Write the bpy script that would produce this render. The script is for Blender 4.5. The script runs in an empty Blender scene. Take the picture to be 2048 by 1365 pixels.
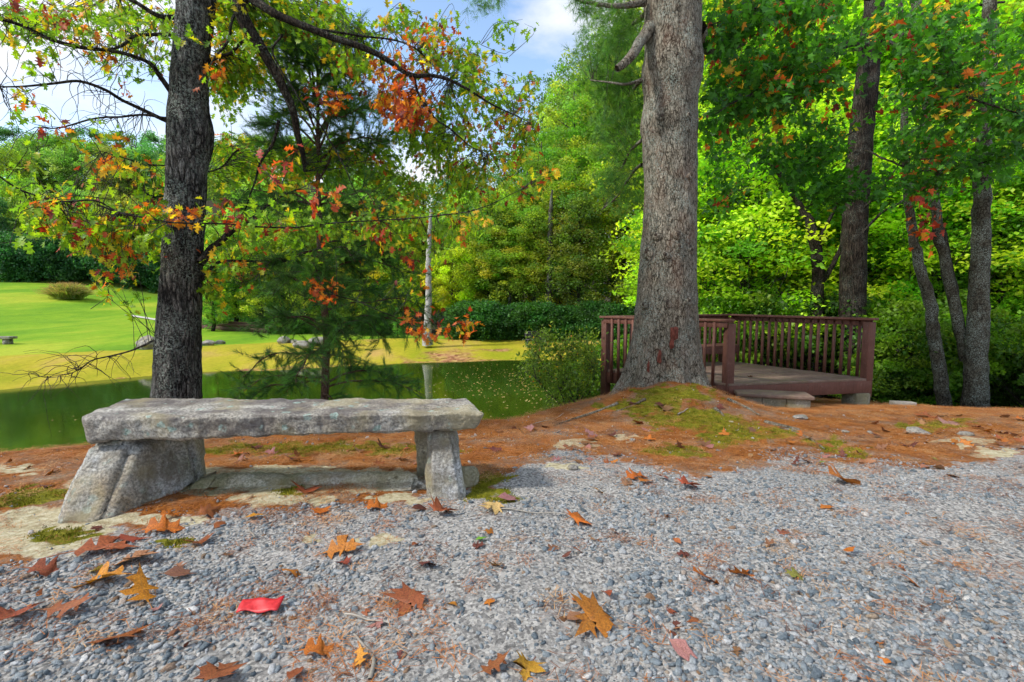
import bpy, math, random
import numpy as np
from mathutils import Vector, noise as mnoise
random.seed(7); rng = np.random.default_rng(7)
SC = bpy.context.scene
COL = SC.collection
R = math.radians

# ------------------------------------------------------------------ camera
CAMZ = 1.1; F = 967.0; PITCH = math.atan(82.5 / F)
cd = bpy.data.cameras.new("camera"); cam = bpy.data.objects.new("camera", cd); COL.objects.link(cam)
cd.sensor_width = 36; cd.lens = F / 2048 * 36; cd.clip_start = 0.05; cd.clip_end = 2000
cam.location = (0, 0, CAMZ); cam.rotation_euler = (math.pi / 2 - PITCH, 0, 0)
SC.camera = cam
# ------------------------------------------------------------------ sky and sun
SUN_EL, SUN_AZ = R(46), R(248)          # azimuth clockwise from +Y: from behind, to the left
wd = bpy.data.worlds.new("World"); SC.world = wd; wd.use_nodes = True
nt = wd.node_tree; nt.nodes.clear(); N = nt.nodes.new; L = nt.links.new
out = N("ShaderNodeOutputWorld"); bg = N("ShaderNodeBackground"); bg.inputs[1].default_value = 0.14
sky = N("ShaderNodeTexSky"); sky.sky_type = 'NISHITA'; sky.sun_disc = False
sky.sun_elevation = SUN_EL; sky.sun_rotation = SUN_AZ; sky.dust_density = 1.0; sky.air_density = 1.0
tc = N("ShaderNodeTexCoord"); mp = N("ShaderNodeMapping"); mp.inputs['Scale'].default_value = (1.6, 1.6, 3.4); mp.inputs['Location'].default_value = (0.35, 0.2, 0.1)
nz = N("ShaderNodeTexNoise"); nz.inputs['Scale'].default_value = 1.7; nz.inputs['Detail'].default_value = 9; nz.inputs['Roughness'].default_value = 0.55
cr = N("ShaderNodeValToRGB"); cr.color_ramp.elements[0].position = 0.41; cr.color_ramp.elements[1].position = 0.60
mx = N("ShaderNodeMixRGB"); mx.inputs[2].default_value = (6.6, 6.8, 7.1, 1)
L(tc.outputs['Generated'], mp.inputs[0]); L(mp.outputs[0], nz.inputs[0]); L(nz.outputs[0], cr.inputs[0])
br = N("ShaderNodeMixRGB"); br.blend_type = 'MULTIPLY'; br.inputs[0].default_value = 1; br.inputs[2].default_value = (2.0, 2.0, 1.95, 1)
L(sky.outputs[0], br.inputs[1]); L(br.outputs[0], mx.inputs[1]); L(cr.outputs[0], mx.inputs[0]); L(mx.outputs[0], bg.inputs[0]); L(bg.outputs[0], out.inputs[0])
sd = bpy.data.lights.new("sun", 'SUN'); so = bpy.data.objects.new("sun", sd); COL.objects.link(so)
sd.energy = 3.9; sd.angle = R(4.5); sd.color = (1, .95, .86)
sdir = Vector((math.sin(SUN_AZ) * math.cos(SUN_EL), math.cos(SUN_AZ) * math.cos(SUN_EL), math.sin(SUN_EL)))
so.rotation_euler = sdir.to_track_quat('Z', 'Y').to_euler()
VS = SC.view_settings; VS.view_transform = 'Standard'; VS.look = 'None'; VS.exposure = 0.22; VS.gamma = 1; VS.use_curve_mapping = False
SC.cycles.max_bounces = 4; SC.cycles.diffuse_bounces = 3; SC.cycles.transmission_bounces = 3; SC.cycles.adaptive_threshold = 0.03; SC.cycles.transparent_max_bounces = 8; SC.cycles.use_denoising = True

# ------------------------------------------------------------------ maths helpers
CP, SP = math.cos(PITCH), math.sin(PITCH)
def ray(px, py):
    a = (px - 1024) / F; b = -(py - 682.5) / F
    return np.array([a, CP + b * SP, -SP + b * CP])
def at(px, py, Y):
    d = ray(px, py); t = Y / d[1]
    return np.array([d[0] * t, Y, CAMZ + d[2] * t])
def proj(p):
    p = np.asarray(p, float); z = p[..., 2] - CAMZ
    dep = p[..., 1] * CP - z * SP; up = p[..., 1] * SP + z * CP
    dep = np.where(dep > .05, dep, .05)
    return 1024 + F * p[..., 0] / dep, 682.5 - F * up / dep
def hsh(ix, iy, iz):
    h = (ix * 374761393 + iy * 668265263 + iz * 2147483647 ^ (ix * 1274126177)) & 0xFFFFFFFF
    h = ((h ^ (h >> 13)) * 1274126177) & 0xFFFFFFFF
    return ((h ^ (h >> 16)) & 0xFFFFFF) / float(0xFFFFFF)
def vnoise(p):
    p = np.asarray(p, float); f = np.floor(p).astype(np.int64); t = p - f; t = t * t * (3 - 2 * t)
    r = 0
    for dx in (0, 1):
        for dy in (0, 1):
            for dz in (0, 1):
                w = (t[..., 0] if dx else 1 - t[..., 0]) * (t[..., 1] if dy else 1 - t[..., 1]) * (t[..., 2] if dz else 1 - t[..., 2])
                r = r + w * hsh(f[..., 0] + dx, f[..., 1] + dy, f[..., 2] + dz)
    return r * 2 - 1
def fbm(p, o=4, g=.5):
    r = 0; a = 1; p = np.asarray(p, float)
    for i in range(o):
        r = r + a * vnoise(p + 17.3 * i); p = p * 2.03; a *= g
    return r
def sstep(a, b, x):
    t = np.clip((x - a) / (b - a), 0, 1); return t * t * (3 - 2 * t)

# ------------------------------------------------------------------ terrain height
WATER = -1.9
PINE = at(1336, 800, 6.4)
def crest(x): return np.interp(x, [-12, -3.9, -3, -2, 0, 1.1, 1.8, 2.5, 5, 6.2, 7.3, 14], [3.15, 3.6, 4.2, 4.6, 5.3, 6.75, 8.2, 9.6, 9.6, 8.4, 7.3, 7.2])
def farshore(x): return np.interp(x, [-60, -30, -22, -17, -14, -8.5, -.6, 3, 6, 12], [4, 8, 12, 16, 19.3, 21.5, 24, 24, 22, 10])
def woodx(y): return np.interp(y, [0, 8, 14, 20, 24], [2.4, 2.6, 3.3, 4.6, 5.6])
def gz(x, y):
    x = np.asarray(x, float); y = np.asarray(y, float)
    land = -.09 * np.clip(y - 2.9, 0, 20) - .02 * np.clip(np.abs(x) - 5, 0, 40) * (y < 30)
    c = crest(x); wood = sstep(0, 2.5, x - woodx(y))
    cl = -.09 * np.clip(c - 2.9, 0, 20) - .02 * np.clip(np.abs(x) - 5, 0, 40)
    floor_ = -2.6 * (1 - wood) + (-1.25) * wood
    s0 = .62 * (1 - wood) + .25 * wood
    bank = np.maximum(cl - s0 * (y - c), floor_)
    near = np.where(y < c, land, bank)
    fs = farshore(x); s = y - fs
    k = np.interp(x, [-60, -50, -36, -20, 0], [.088, .077, .032, .012, 0])
    far = WATER + .12 * np.clip(s, -5, 5) + k * np.clip(s - 5, 0, 400)
    hill = .26 * np.clip(y - 62, 0, 110) * sstep(20, -30, x) + .12 * np.clip(y - 50, 0, 100) * sstep(-30, 20, x)
    far = far + hill
    w2 = sstep(-4, 0, s) * (1 - wood) + wood * sstep(22, 30, y)
    z = near * (1 - w2) + far * w2
    z = np.where((s > -4) & (wood < .5), np.maximum(z, far), z)
    z = z - .066 * np.clip(y - 5.5, 0, 2.6) * sstep(2.2, 3.4, x) * (y < 12)
    m = .36 * np.exp(-(((x - 2.02) / .85) ** 2 + ((y - 6.0) / .75) ** 2)) * (y < 9)
    return z + m
def gzf(x, y): return float(gz(np.array([x]), np.array([y]))[0])
def gp(px, py):
    d = ray(px, py); t = .8
    prev = t
    while t < 150:
        p = np.array([0, 0, CAMZ]) + d * t
        if p[2] < gzf(p[0], p[1]): break
        prev = t; t *= 1.01
    a, b = prev, t
    for _ in range(18):
        m = (a + b) / 2; p = np.array([0, 0, CAMZ]) + d * m
        if p[2] < gzf(p[0], p[1]): b = m
        else: a = m
    return np.array([0, 0, CAMZ]) + d * a

# ------------------------------------------------------------------ mesh helpers
def mk(name, v, f, mat=None, parent=None, cols=None, smooth=False, loc=None, attrs=None):
    v = np.asarray(v, np.float32); f = np.asarray(f, np.int32); k = f.shape[1]
    me = bpy.data.meshes.new(name)
    me.vertices.add(len(v)); me.vertices.foreach_set("co", v.ravel())
    me.loops.add(f.size); me.loops.foreach_set("vertex_index", f.ravel())
    me.polygons.add(len(f)); me.polygons.foreach_set("loop_start", np.arange(0, f.size, k, dtype=np.int32))
    try: me.polygons.foreach_set("loop_total", np.full(len(f), k, np.int32))
    except Exception: pass
    if smooth: me.polygons.foreach_set("use_smooth", np.ones(len(f), bool))
    for nm, c in ([("Col", cols)] if cols is not None else []) + list((attrs or {}).items()):
        c = np.asarray(c, np.float32)
        if c.shape[1] == 3: c = np.hstack([c, np.ones((len(c), 1), np.float32)])
        a = me.color_attributes.new(nm, 'FLOAT_COLOR', 'POINT'); a.data.foreach_set("color", c.ravel())
    me.update(calc_edges=True)
    if mat: me.materials.append(mat)
    return ob(name, me, parent, loc)
def ob(name, me, parent=None, loc=None):
    o = bpy.data.objects.new(name, me); COL.objects.link(o)
    if parent: o.parent = parent
    if loc is not None: o.location = loc
    return o
def tag(o, label=None, cat=None, group=None, kind=None):
    if label: o['label'] = label
    if cat: o['category'] = cat
    if group: o['group'] = group
    if kind: o['kind'] = kind
    return o
def empty(name, label, cat, loc=(0, 0, 0), group=None, rz=0):
    o = ob(name, None, None, [float(a) for a in loc]); o.rotation_euler = (0, 0, rz); o.empty_display_size = .1
    return tag(o, label, cat, group)
def cat_(parts):
    vs, fs, cs, n = [], [], [], 0
    for p in parts:
        vs.append(p[0]); fs.append(np.asarray(p[1]) + n); n += len(p[0])
        if len(p) > 2: cs.append(p[2])
    return np.vstack(vs), np.vstack(fs), (np.vstack(cs) if cs else None)
def spline(pts, n):
    """catmull-rom through rows (any width)"""
    P = np.asarray(pts, float)
    if len(P) < 3:
        t = np.linspace(0, 1, n)[:, None]; return P[0] * (1 - t) + P[-1] * t
    Q = np.vstack([2 * P[0] - P[1], P, 2 * P[-1] - P[-2]]); out = []
    for t in np.linspace(0, len(P) - 1 - 1e-6, n):
        i = int(t); u = t - i; a, b, c, d = Q[i:i + 4]
        out.append(.5 * (2 * b + (c - a) * u + (2 * a - 5 * b + 4 * c - d) * u * u + (3 * b - a - 3 * c + d) * u ** 3))
    return np.array(out)
def tube(pts, rad, seg=6, taper_end=True):
    P = np.asarray(pts, float); n = len(P); rad = np.broadcast_to(np.asarray(rad, float), (n,))
    T = np.gradient(P, axis=0); T /= np.linalg.norm(T, axis=1)[:, None] + 1e-9
    ref = np.array([0, 0, 1.0]) if abs(T[0, 2]) < .8 else np.array([1.0, 0, 0])
    U = np.cross(T, ref); U /= np.linalg.norm(U, axis=1)[:, None] + 1e-9; W = np.cross(T, U)
    a = np.linspace(0, 2 * np.pi, seg, endpoint=False)
    v = P[:, None] + rad[:, None, None] * (np.cos(a)[None, :, None] * U[:, None] + np.sin(a)[None, :, None] * W[:, None])
    i = np.arange(n - 1)[:, None] * seg; j = np.arange(seg)[None]; j2 = (j + 1) % seg
    f = np.stack([i + j, i + j2, i + seg + j2, i + seg + j], -1).reshape(-1, 4)
    return v.reshape(-1, 3), f
def box(x0, x1, y0, y1, z0, z1):
    v = np.array([[x, y, z] for z in (z0, z1) for y in (y0, y1) for x in (x0, x1)], float)
    f = np.array([[0, 2, 3, 1], [4, 5, 7, 6], [0, 1, 5, 4], [2, 6, 7, 3], [0, 4, 6, 2], [1, 3, 7, 5]]); return v, f
def beam(a, b, w, h, up=(0, 0, 1)):
    """box from a to b, width w sideways, height h along up, centred"""
    a = np.array(a, float); b = np.array(b, float); d = b - a; Ln = np.linalg.norm(d); d /= Ln
    up = np.array(up, float); s = np.cross(d, up); s /= np.linalg.norm(s); u = np.cross(s, d)
    v, f = box(0, 1, -.5, .5, -.5, .5)
    return a + v[:, :1] * d * Ln + v[:, 1:2] * s * w + v[:, 2:] * u * h, f
def bevel(o, w=.006, seg=2):
    m = o.modifiers.new("bevel", 'BEVEL'); m.width = w; m.segments = seg; m.limit_method = 'ANGLE'; return o
def rots(n, tilt=.6, r=None):
    r = r or rng
    """random yaw, tilted normals; returns (n,3,3)"""
    yaw = r.uniform(0, 2 * np.pi, n); a = r.normal(0, tilt, n); b = r.normal(0, tilt, n)
    return eul(a, b, yaw)
def eul(a, b, c):
    ca, sa, cb, sb, cc, sc = np.cos(a), np.sin(a), np.cos(b), np.sin(b), np.cos(c), np.sin(c)
    M = np.empty((len(a), 3, 3))
    M[:, 0, 0] = cc * cb; M[:, 0, 1] = cc * sb * sa - sc * ca; M[:, 0, 2] = cc * sb * ca + sc * sa
    M[:, 1, 0] = sc * cb; M[:, 1, 1] = sc * sb * sa + cc * ca; M[:, 1, 2] = sc * sb * ca - cc * sa
    M[:, 2, 0] = -sb; M[:, 2, 1] = cb * sa; M[:, 2, 2] = cb * ca
    return M
def place(pv, pf, pos, rot, scl, cols=None):
    n = len(pos); v = np.einsum('nij,kj->nki', rot, pv) * np.reshape(scl, (-1, 1, 1)) + np.asarray(pos)[:, None]
    f = (np.asarray(pf)[None] + (np.arange(n) * len(pv))[:, None, None]).reshape(-1, pf.shape[1])
    c = None if cols is None else np.repeat(cols, len(pv), 0)
    return v.reshape(-1, 3), f, c
def dir_rot(d, r=None):
    """rotation whose +Y axis points along d, with random roll"""
    r = r or rng
    d = d / (np.linalg.norm(d, axis=1)[:, None] + 1e-9); n = len(d)
    ref = r.normal(size=(n, 3)); s = np.cross(d, ref); s /= np.linalg.norm(s, axis=1)[:, None] + 1e-9; u = np.cross(s, d)
    return np.stack([s, d, u], -1)
def pal(n, cols, jit=.18, w=None, r=None):
    r = r or rng
    c = np.array(cols, float); i = r.choice(len(c), n, p=None if w is None else np.array(w) / sum(w))
    k = c[i] * (1 + r.normal(0, jit, (n, 1))) * (1 + r.normal(0, jit * .4, (n, 3))); return np.clip(k, .004, .95)

# ------------------------------------------------------------------ materials
def mat_new(name):
    m = bpy.data.materials.new(name); m.use_nodes = True; t = m.node_tree; t.nodes.clear(); return m, t
class G:
    """small node graph helper"""
    def __init__(s, name):
        s.m, s.t = mat_new(name); s.o = s.n('OutputMaterial'); s.tc = s.n('TexCoord')
    def n(s, k, **kw):
        x = s.t.nodes.new('ShaderNode' + k)
        for a, b in kw.items():
            setattr(x, a, b)
        return x
    def put(s, sock, val):
        if hasattr(val, 'is_linked') or isinstance(val, bpy.types.NodeSocket): s.t.links.new(val, sock)
        elif isinstance(val, (tuple, list)) and len(val) == 3 and len(sock.default_value) == 4: sock.default_value = (*val, 1)
        else: sock.default_value = val
    def co(s, scale=(1, 1, 1), kind='Object', loc=(0, 0, 0)):
        mpn = s.n('Mapping'); s.put(mpn.inputs[0], s.tc.outputs[kind]); mpn.inputs['Scale'].default_value = scale if hasattr(scale, '__len__') else (scale,) * 3
        mpn.inputs['Location'].default_value = loc; return mpn.outputs[0]
    def noise(s, co, scale=5, detail=5, rough=.55, out=0):
        x = s.n('TexNoise'); s.put(x.inputs['Vector'], co); x.inputs['Scale'].default_value = scale; x.inputs['Detail'].default_value = detail; x.inputs['Roughness'].default_value = rough; return x.outputs[out]
    def vor(s, co, scale=5, feature='F1', out=0, rnd=1):
        x = s.n('TexVoronoi', feature=feature); s.put(x.inputs['Vector'], co); x.inputs['Scale'].default_value = scale; x.inputs['Randomness'].default_value = rnd; return x.outputs[out]
    def ramp(s, f, stops):
        x = s.n('ValToRGB'); s.put(x.inputs[0], f); e = x.color_ramp.elements
        while len(e) < len(stops): e.new(.5)
        for q, (p, c) in zip(e, stops): q.position = p; q.color = (*c, 1) if hasattr(c, '__len__') else (c, c, c, 1)
        return x.outputs[0]
    def mix(s, f, a, b, mode='MIX'):
        x = s.n('MixRGB', blend_type=mode); s.put(x.inputs[0], f); s.put(x.inputs[1], a); s.put(x.inputs[2], b); return x.outputs[0]
    def math(s, op, a, b=0.0, clamp=False):
        x = s.n('Math', operation=op, use_clamp=clamp); s.put(x.inputs[0], a); s.put(x.inputs[1], b); return x.outputs[0]
    def bump(s, h, strength=.5, dist=.01, nrm=None):
        x = s.n('Bump'); s.put(x.inputs['Height'], h); x.inputs['Strength'].default_value = strength; x.inputs['Distance'].default_value = dist
        if nrm is not None: s.put(x.inputs['Normal'], nrm)
        return x.outputs[0]
    def bsdf(s, col, rough=.8, nrm=None, spec=.3, **kw):
        x = s.n('BsdfPrincipled'); s.put(x.inputs['Base Color'], col); s.put(x.inputs['Roughness'], rough); x.inputs['Specular IOR Level'].default_value = spec
        if nrm is not None: s.put(x.inputs['Normal'], nrm)
        for a, b in kw.items(): x.inputs[a].default_value = b
        s.last = x; return x.outputs[0]
    def done(s, sh): s.t.links.new(sh, s.o.inputs[0]); return s.m

def leaf_mat(name, trans=.45, spots=False, rough=.5, use_attr=True):
    g = G(name); oi = g.n('ObjectInfo')
    if use_attr:
        a = g.n('Attribute', attribute_name='Col'); c = g.mix(1.0, a.outputs[0], oi.outputs['Color'], 'MULTIPLY')
    else: c = oi.outputs['Color']
    nz_ = g.noise(g.co(1), 9 if not spots else 26, 3)
    c = g.mix(.85 if spots else .35, c, g.ramp(nz_, [(.3, .35), (.7, 1.15)] if spots else [(.35, .45), (.65, 1.5)]), 'MULTIPLY')
    if spots:
        sp_ = g.n('SeparateXYZ'); g.put(sp_.inputs[0], g.tc.outputs['Object']); ax_ = g.math('ABSOLUTE', sp_.outputs[0])
        vein = g.math('SINE', g.math('MULTIPLY', g.math('SUBTRACT', sp_.outputs[1], g.math('MULTIPLY', ax_, .8)), 48))
        c = g.mix(g.math('MULTIPLY', g.ramp(vein, [(.9, 0), (1, 1)]), .35), c, g.mix(1, c, (1.6, 1.5, 1.6), 'MULTIPLY'))
        c = g.mix(g.ramp(ax_, [(0, .55), (.012, 0)]), c, (.30, .16, .05))
        c = g.mix(g.ramp(g.noise(g.tc.outputs['Object'], 4, 4), [(.48, 0), (.66, .7)]), c, g.mix(1, c, (.55, .42, .5), 'MULTIPLY'))
    b = g.bsdf(c, rough, spec=.35)
    tr = g.n('BsdfTranslucent'); g.put(tr.inputs[0], g.mix(1, c, (1.5, 1.55, .7), 'MULTIPLY'))
    mixs = g.n('MixShader'); mixs.inputs[0].default_value = trans; g.t.links.new(b, mixs.inputs[1]); g.t.links.new(tr.outputs[0], mixs.inputs[2])
    return g.done(mixs.outputs[0])
M_leaf = leaf_mat("leaf_foliage", .5); M_leafo = leaf_mat("single_leaf", .5, use_attr=False); M_fallen = leaf_mat("fallen_leaf", .12, True, .6, False)
M_needle = leaf_mat("needle_foliage", .3)

def bark(name, dark, mid, light, sc=14, stretch=.32, lichen=.0, dist=.02, red=0.0, crackw=.06):
    g = G(name); co = g.co((1, 1, stretch))
    w = g.noise(co, sc * .45, 5, .6, out=1); wc = g.mix(.10, co, w)
    e = g.vor(wc, sc, 'DISTANCE_TO_EDGE'); e2 = g.vor(wc, sc * 2.3, 'DISTANCE_TO_EDGE')
    brk = g.ramp(g.noise(g.co((1, 1, .5), loc=(7, 7, 7)), 7, 4), [(.45, 0), (.65, .6)])
    crack = g.mix(brk, g.ramp(e, [(0, 0), (crackw, .8), (.3, 1)]), (1, 1, 1)); crack2 = g.ramp(e2, [(0, .45), (.12, 1)])
    n1 = g.noise(g.co((1, 1, .45)), sc * 3.2, 9, .72); n2 = g.noise(g.co(1), 2.2, 5)
    h = g.math('MULTIPLY', g.math('MULTIPLY', crack, crack2), g.math('ADD', .45, g.math('MULTIPLY', n1, .9)))
    c = g.ramp(h, [(.2, dark), (.72, mid), (1.0, light)])
    c = g.mix(.6, c, g.ramp(n2, [(.3, .6), (.7, 1.35)]), 'MULTIPLY')
    c = g.mix(.7, c, g.ramp(g.noise(g.co((1, 1, .7)), 80, 6, .75), [(.35, .5), (.65, 1.5)]), 'MULTIPLY')
    if red:
        c = g.mix(g.math('MULTIPLY', g.ramp(g.noise(g.co((1, 1, .6), loc=(3, 1, 0)), 5, 5), [(.5, 0), (.68, 1)]), red), c, (.17, .075, .05))
    if lichen:
        ln = g.math('MULTIPLY', g.ramp(g.noise(g.co(1, loc=(5, 2, 1)), 3.5, 3), [(.42, 0), (.60, 1)]), g.ramp(g.noise(g.co(1), 55, 7, .75), [(.5, 0), (.57, 1)]))
        c = g.mix(g.math('MULTIPLY', ln, lichen), c, (.34, .40, .35))
    return g.done(g.bsdf(c, .92, g.bump(h, 1.0, dist), spec=.1))
M_pine = bark("pine_bark", (.035, .028, .02), (.20, .175, .135), (.32, .29, .235), 24, .32, .7, .013, .35, .06)
M_oak = bark("oak_bark", (.016, .015, .015), (.105, .098, .092), (.26, .25, .235), 28, .2, .75, .025, 0, .14)
M_dark = bark("dark_ridged_bark", (.010, .008, .007), (.035, .027, .021), (.085, .066, .05), 24, .14, .25, .02)
M_mottled = bark("mottled_bark", (.015, .013, .01), (.07, .06, .042), (.15, .145, .115), 22, .6, .75, .008)
M_twig = bark("twig_bark", (.012, .01, .009), (.06, .05, .042), (.13, .115, .10), 40, .3, .3, .003)
M_young = bark("young_pine_bark", (.02, .01, .007), (.11, .055, .035), (.20, .12, .08), 40, .5, .3, .003)
M_pale = bark("pale_bark", (.14, .13, .12), (.42, .41, .39), (.6, .6, .57), 12, 2, .3, .003)

def stone(name, cols, sc=1, lichen=.6, dark=(.10, .095, .09), moss=0):
    g = G(name); o = g.co(sc)
    big = g.noise(o, 3.2, 6, .6); sp = g.noise(o, 70, 6, .75); s2 = g.vor(o, 120, out=1)
    c = g.ramp(big, [(.33, cols[0]), (.5, cols[1]), (.68, cols[2])])
    c = g.mix(.75, c, g.ramp(sp, [(.38, .2), (.5, .9), (.62, 1.7)]), 'MULTIPLY')
    c = g.mix(g.ramp(g.noise(g.co((sc * .6, sc, sc), loc=(2, 7, 3)), 5, 7, .65), [(.44, 0), (.6, .8)]), c, dark)
    c = g.mix(g.ramp(g.noise(g.co(sc, loc=(8, 8, 3)), 3.5, 5), [(.5, 0), (.62, .45)]), c, (.34, .29, .15))
    lm = g.math('MULTIPLY', g.ramp(g.vor(g.mix(.06, o, g.noise(o, 30, 3, out=1)), 11), [(.16, 1), (.24, 0)]), g.ramp(g.noise(g.co(sc, loc=(9, 0, 0)), 6, 2), [(.42, 0), (.48, 1)]))
    c = g.mix(g.math('MULTIPLY', lm, lichen), c, g.mix(g.ramp(sp, [(.4, 0), (.6, 1)]), (.16, .23, .20), (.42, .52, .47)))
    if moss: c = g.mix(g.math('MULTIPLY', g.ramp(g.noise(g.co(sc, loc=(1, 3, 5)), 2.5, 5), [(.5, 0), (.62, 1)]), moss), c, (.10, .11, .015))
    h = g.math('ADD', g.math('MULTIPLY', g.noise(o, 14, 8, .7), .8), g.math('MULTIPLY', sp, .35))
    return g.done(g.bsdf(c, .85, g.bump(h, 1.0, .022), spec=.3))
M_gran = stone("granite", [(.22, .19, .15), (.35, .33, .29), (.50, .485, .45)], lichen=.9, dark=(.10, .085, .085))
M_granl = stone("granite_leg", [(.26, .20, .13), (.32, .31, .28), (.46, .47, .48)], lichen=.35, dark=(.13, .11, .08))
M_ledge = stone("ledge_rock", [(.36, .32, .22), (.50, .47, .37), (.60, .59, .53)], lichen=.35, dark=(.20, .15, .09), moss=.5)
M_rock = stone("pond_rock", [(.20, .185, .16), (.29, .27, .24), (.38, .365, .33)], 1, .2)
M_conc = stone("rough_concrete", [(.26, .23, .17), (.34, .31, .24), (.40, .38, .31)], 1, 0, (.2, .17, .12), .3)

def wood(name, c0, c1, grain=(30, 2, 2), worn=.25, moss=0):
    g = G(name); oi = g.n('ObjectInfo'); n1 = g.noise(g.co(1), 4, 6, .6); n2 = g.noise(g.co(grain), 3, 6, .65)
    c = g.mix(g.ramp(n1, [(.35, 0), (.65, 1)]), c0, c1)
    c = g.mix(.5, c, g.ramp(n2, [(.35, .6), (.6, 1.3)]), 'MULTIPLY')
    c = g.mix(.3, c, g.ramp(oi.outputs['Random'], [(0, .55), (1, 1.5)]), 'MULTIPLY')
    c = g.mix(g.math('MULTIPLY', g.ramp(g.noise(g.co(1, loc=(4, 4, 4)), 18, 6, .7), [(.56, 0), (.68, 1)]), worn), c, (.26, .20, .17))
    if moss: c = g.mix(g.math('MULTIPLY', g.ramp(g.noise(g.co(1, loc=(6, 1, 2)), 2.6, 5), [(.5, 0), (.65, 1)]), moss), c, (.13, .10, .025))
    return g.done(g.bsdf(c, .62, g.bump(n2, .5, .004), spec=.3))
M_brown = wood("brown_painted_wood", (.095, .036, .024), (.122, .050, .034), worn=.22)
M_plank = wood("worn_deck_plank", (.13, .08, .06), (.19, .13, .10), (6, 6, 6), .55, .3)
M_grey = wood("grey_weathered_wood", (.20, .18, .15), (.34, .31, .27), (3, 30, 3))
g = G("knot_wood"); M_knot = g.done(g.bsdf(g.ramp(g.noise(g.co(1), 60, 5), [(.35, (.008, .006, .005)), (.7, (.10, .075, .055))]), .95, g.bump(g.noise(g.co(1), 60, 5), 1, .01)))
g = G("exposed_red_wood"); M_redwood = g.done(g.bsdf(g.ramp(g.noise(g.co((1, 1, .3)), 50, 5), [(.35, (.07, .018, .012)), (.7, (.20, .06, .04))]), .9, g.bump(g.noise(g.co((1, 1, .3)), 60, 5), 1, .01)))

# ground
g = G("ground_surface"); P0 = g.co(1)
A1 = g.n('Attribute', attribute_name='maskA'); A2 = g.n('Attribute', attribute_name='maskB')
s1 = g.n('SeparateColor'); g.put(s1.inputs[0], A1.outputs[0]); s2 = g.n('SeparateColor'); g.put(s2.inputs[0], A2.outputs[0])
jit = g.math('MULTIPLY', g.math('SUBTRACT', g.noise(P0, 3.2, 9, .75), .5), 2.1)
jit2 = g.math('MULTIPLY', g.math('SUBTRACT', g.noise(P0, .35, 7, .65), .5), 1.2)
def edge(sock, j=jit, a=.42, b=.58): return g.ramp(g.math('ADD', sock, j), [(a, 0), (b, 1)])
fine = g.noise(P0, 60, 8, .75); midn = g.noise(P0, 8, 7, .65)
grav = g.mix(.8, g.ramp(g.vor(P0, 95, out=1), [(.2, (.16, .155, .15)), (.5, (.30, .29, .275)), (.85, (.45, .43, .40))]), g.ramp(fine, [(.35, .4), (.6, 1.2)]), 'MULTIPLY')
grav = g.mix(g.ramp(g.noise(P0, 1.8, 5), [(.55, 0), (.72, .35)]), grav, (.42, .38, .36))
needle = g.ramp(g.noise(P0, 45, 8, .8), [(.3, (.035, .014, .006)), (.5, (.23, .075, .015)), (.68, (.42, .18, .045))])
needle = g.mix(g.ramp(g.noise(P0, 2.3, 8, .7), [(.46, 0), (.62, .85)]), needle, g.ramp(fine, [(.3, (.06, .04, .025)), (.5, (.20, .15, .11)), (.7, (.40, .35, .29))]))
needle = g.mix(.5, needle, g.ramp(g.noise(P0, 130, 6, .8), [(.35, .4), (.62, 1.5)]), 'MULTIPLY')
moss = g.ramp(g.noise(P0, 70, 6, .7), [(.32, (.05, .055, .006)), (.55, (.16, .155, .012)), (.72, (.28, .25, .03))])
tan = g.ramp(g.noise(P0, 30, 8, .75), [(.33, (.20, .16, .08)), (.5, (.42, .37, .24)), (.68, (.58, .55, .42))])
lawn = g.mix(.55, g.ramp(g.noise(g.co((1, .35, 1)), .22, 6, .6), [(.33, (.09, .22, .012)), (.5, (.17, .31, .014)), (.66, (.32, .38, .03))]), g.ramp(g.noise(P0, 2.5, 8, .85), [(.3, .5), (.7, 1.35)]), 'MULTIPLY')
dry = g.mix(.6, g.ramp(g.noise(g.co((1, .5, 1)), .45, 6, .6), [(.32, (.24, .26, .012)), (.52, (.36, .31, .025)), (.68, (.42, .28, .08))]), g.ramp(g.noise(P0, 6, 6, .8), [(.3, .6), (.7, 1.35)]), 'MULTIPLY')
litter = g.ramp(g.vor(P0, 6, out=1), [(.1, (.10, .045, .02)), (.5, (.30, .13, .07)), (.9, (.42, .26, .12))])
wfl = g.ramp(midn, [(.35, (.02, .018, .01)), (.6, (.05, .045, .02))])
c = wfl
c = g.mix(s2.outputs[0], c, lawn); c = g.mix(edge(s2.outputs[1], jit2), c, dry); c = g.mix(edge(s2.outputs[2], jit2), c, litter)
A3 = g.n('Attribute', attribute_name='maskC'); s3 = g.n('SeparateColor'); g.put(s3.inputs[0], A3.outputs[0])
c = g.mix(edge(s3.outputs[0]), c, needle)
c = g.mix(edge(s1.outputs[0]), c, grav); c = g.mix(edge(s1.outputs[2]), c, tan); c = g.mix(edge(s1.outputs[1]), c, moss)
hh = g.math('ADD', g.math('MULTIPLY', fine, .8), midn)
M_ground = g.done(g.bsdf(c, .95, g.bump(hh, .8, .015), spec=.1))

# water
g = G("pond_water"); wv = g.noise(g.co((1, .45, 1)), 2.2, 3, .5)
wc = g.ramp(g.noise(P0 if False else g.co(.12), 1, 4), [(.4, (.020, .045, .004)), (.65, (.036, .062, .005))])
M_water = g.done(g.bsdf(wc, .07, g.bump(wv, .10, .02), spec=.5, IOR=1.333))

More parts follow.
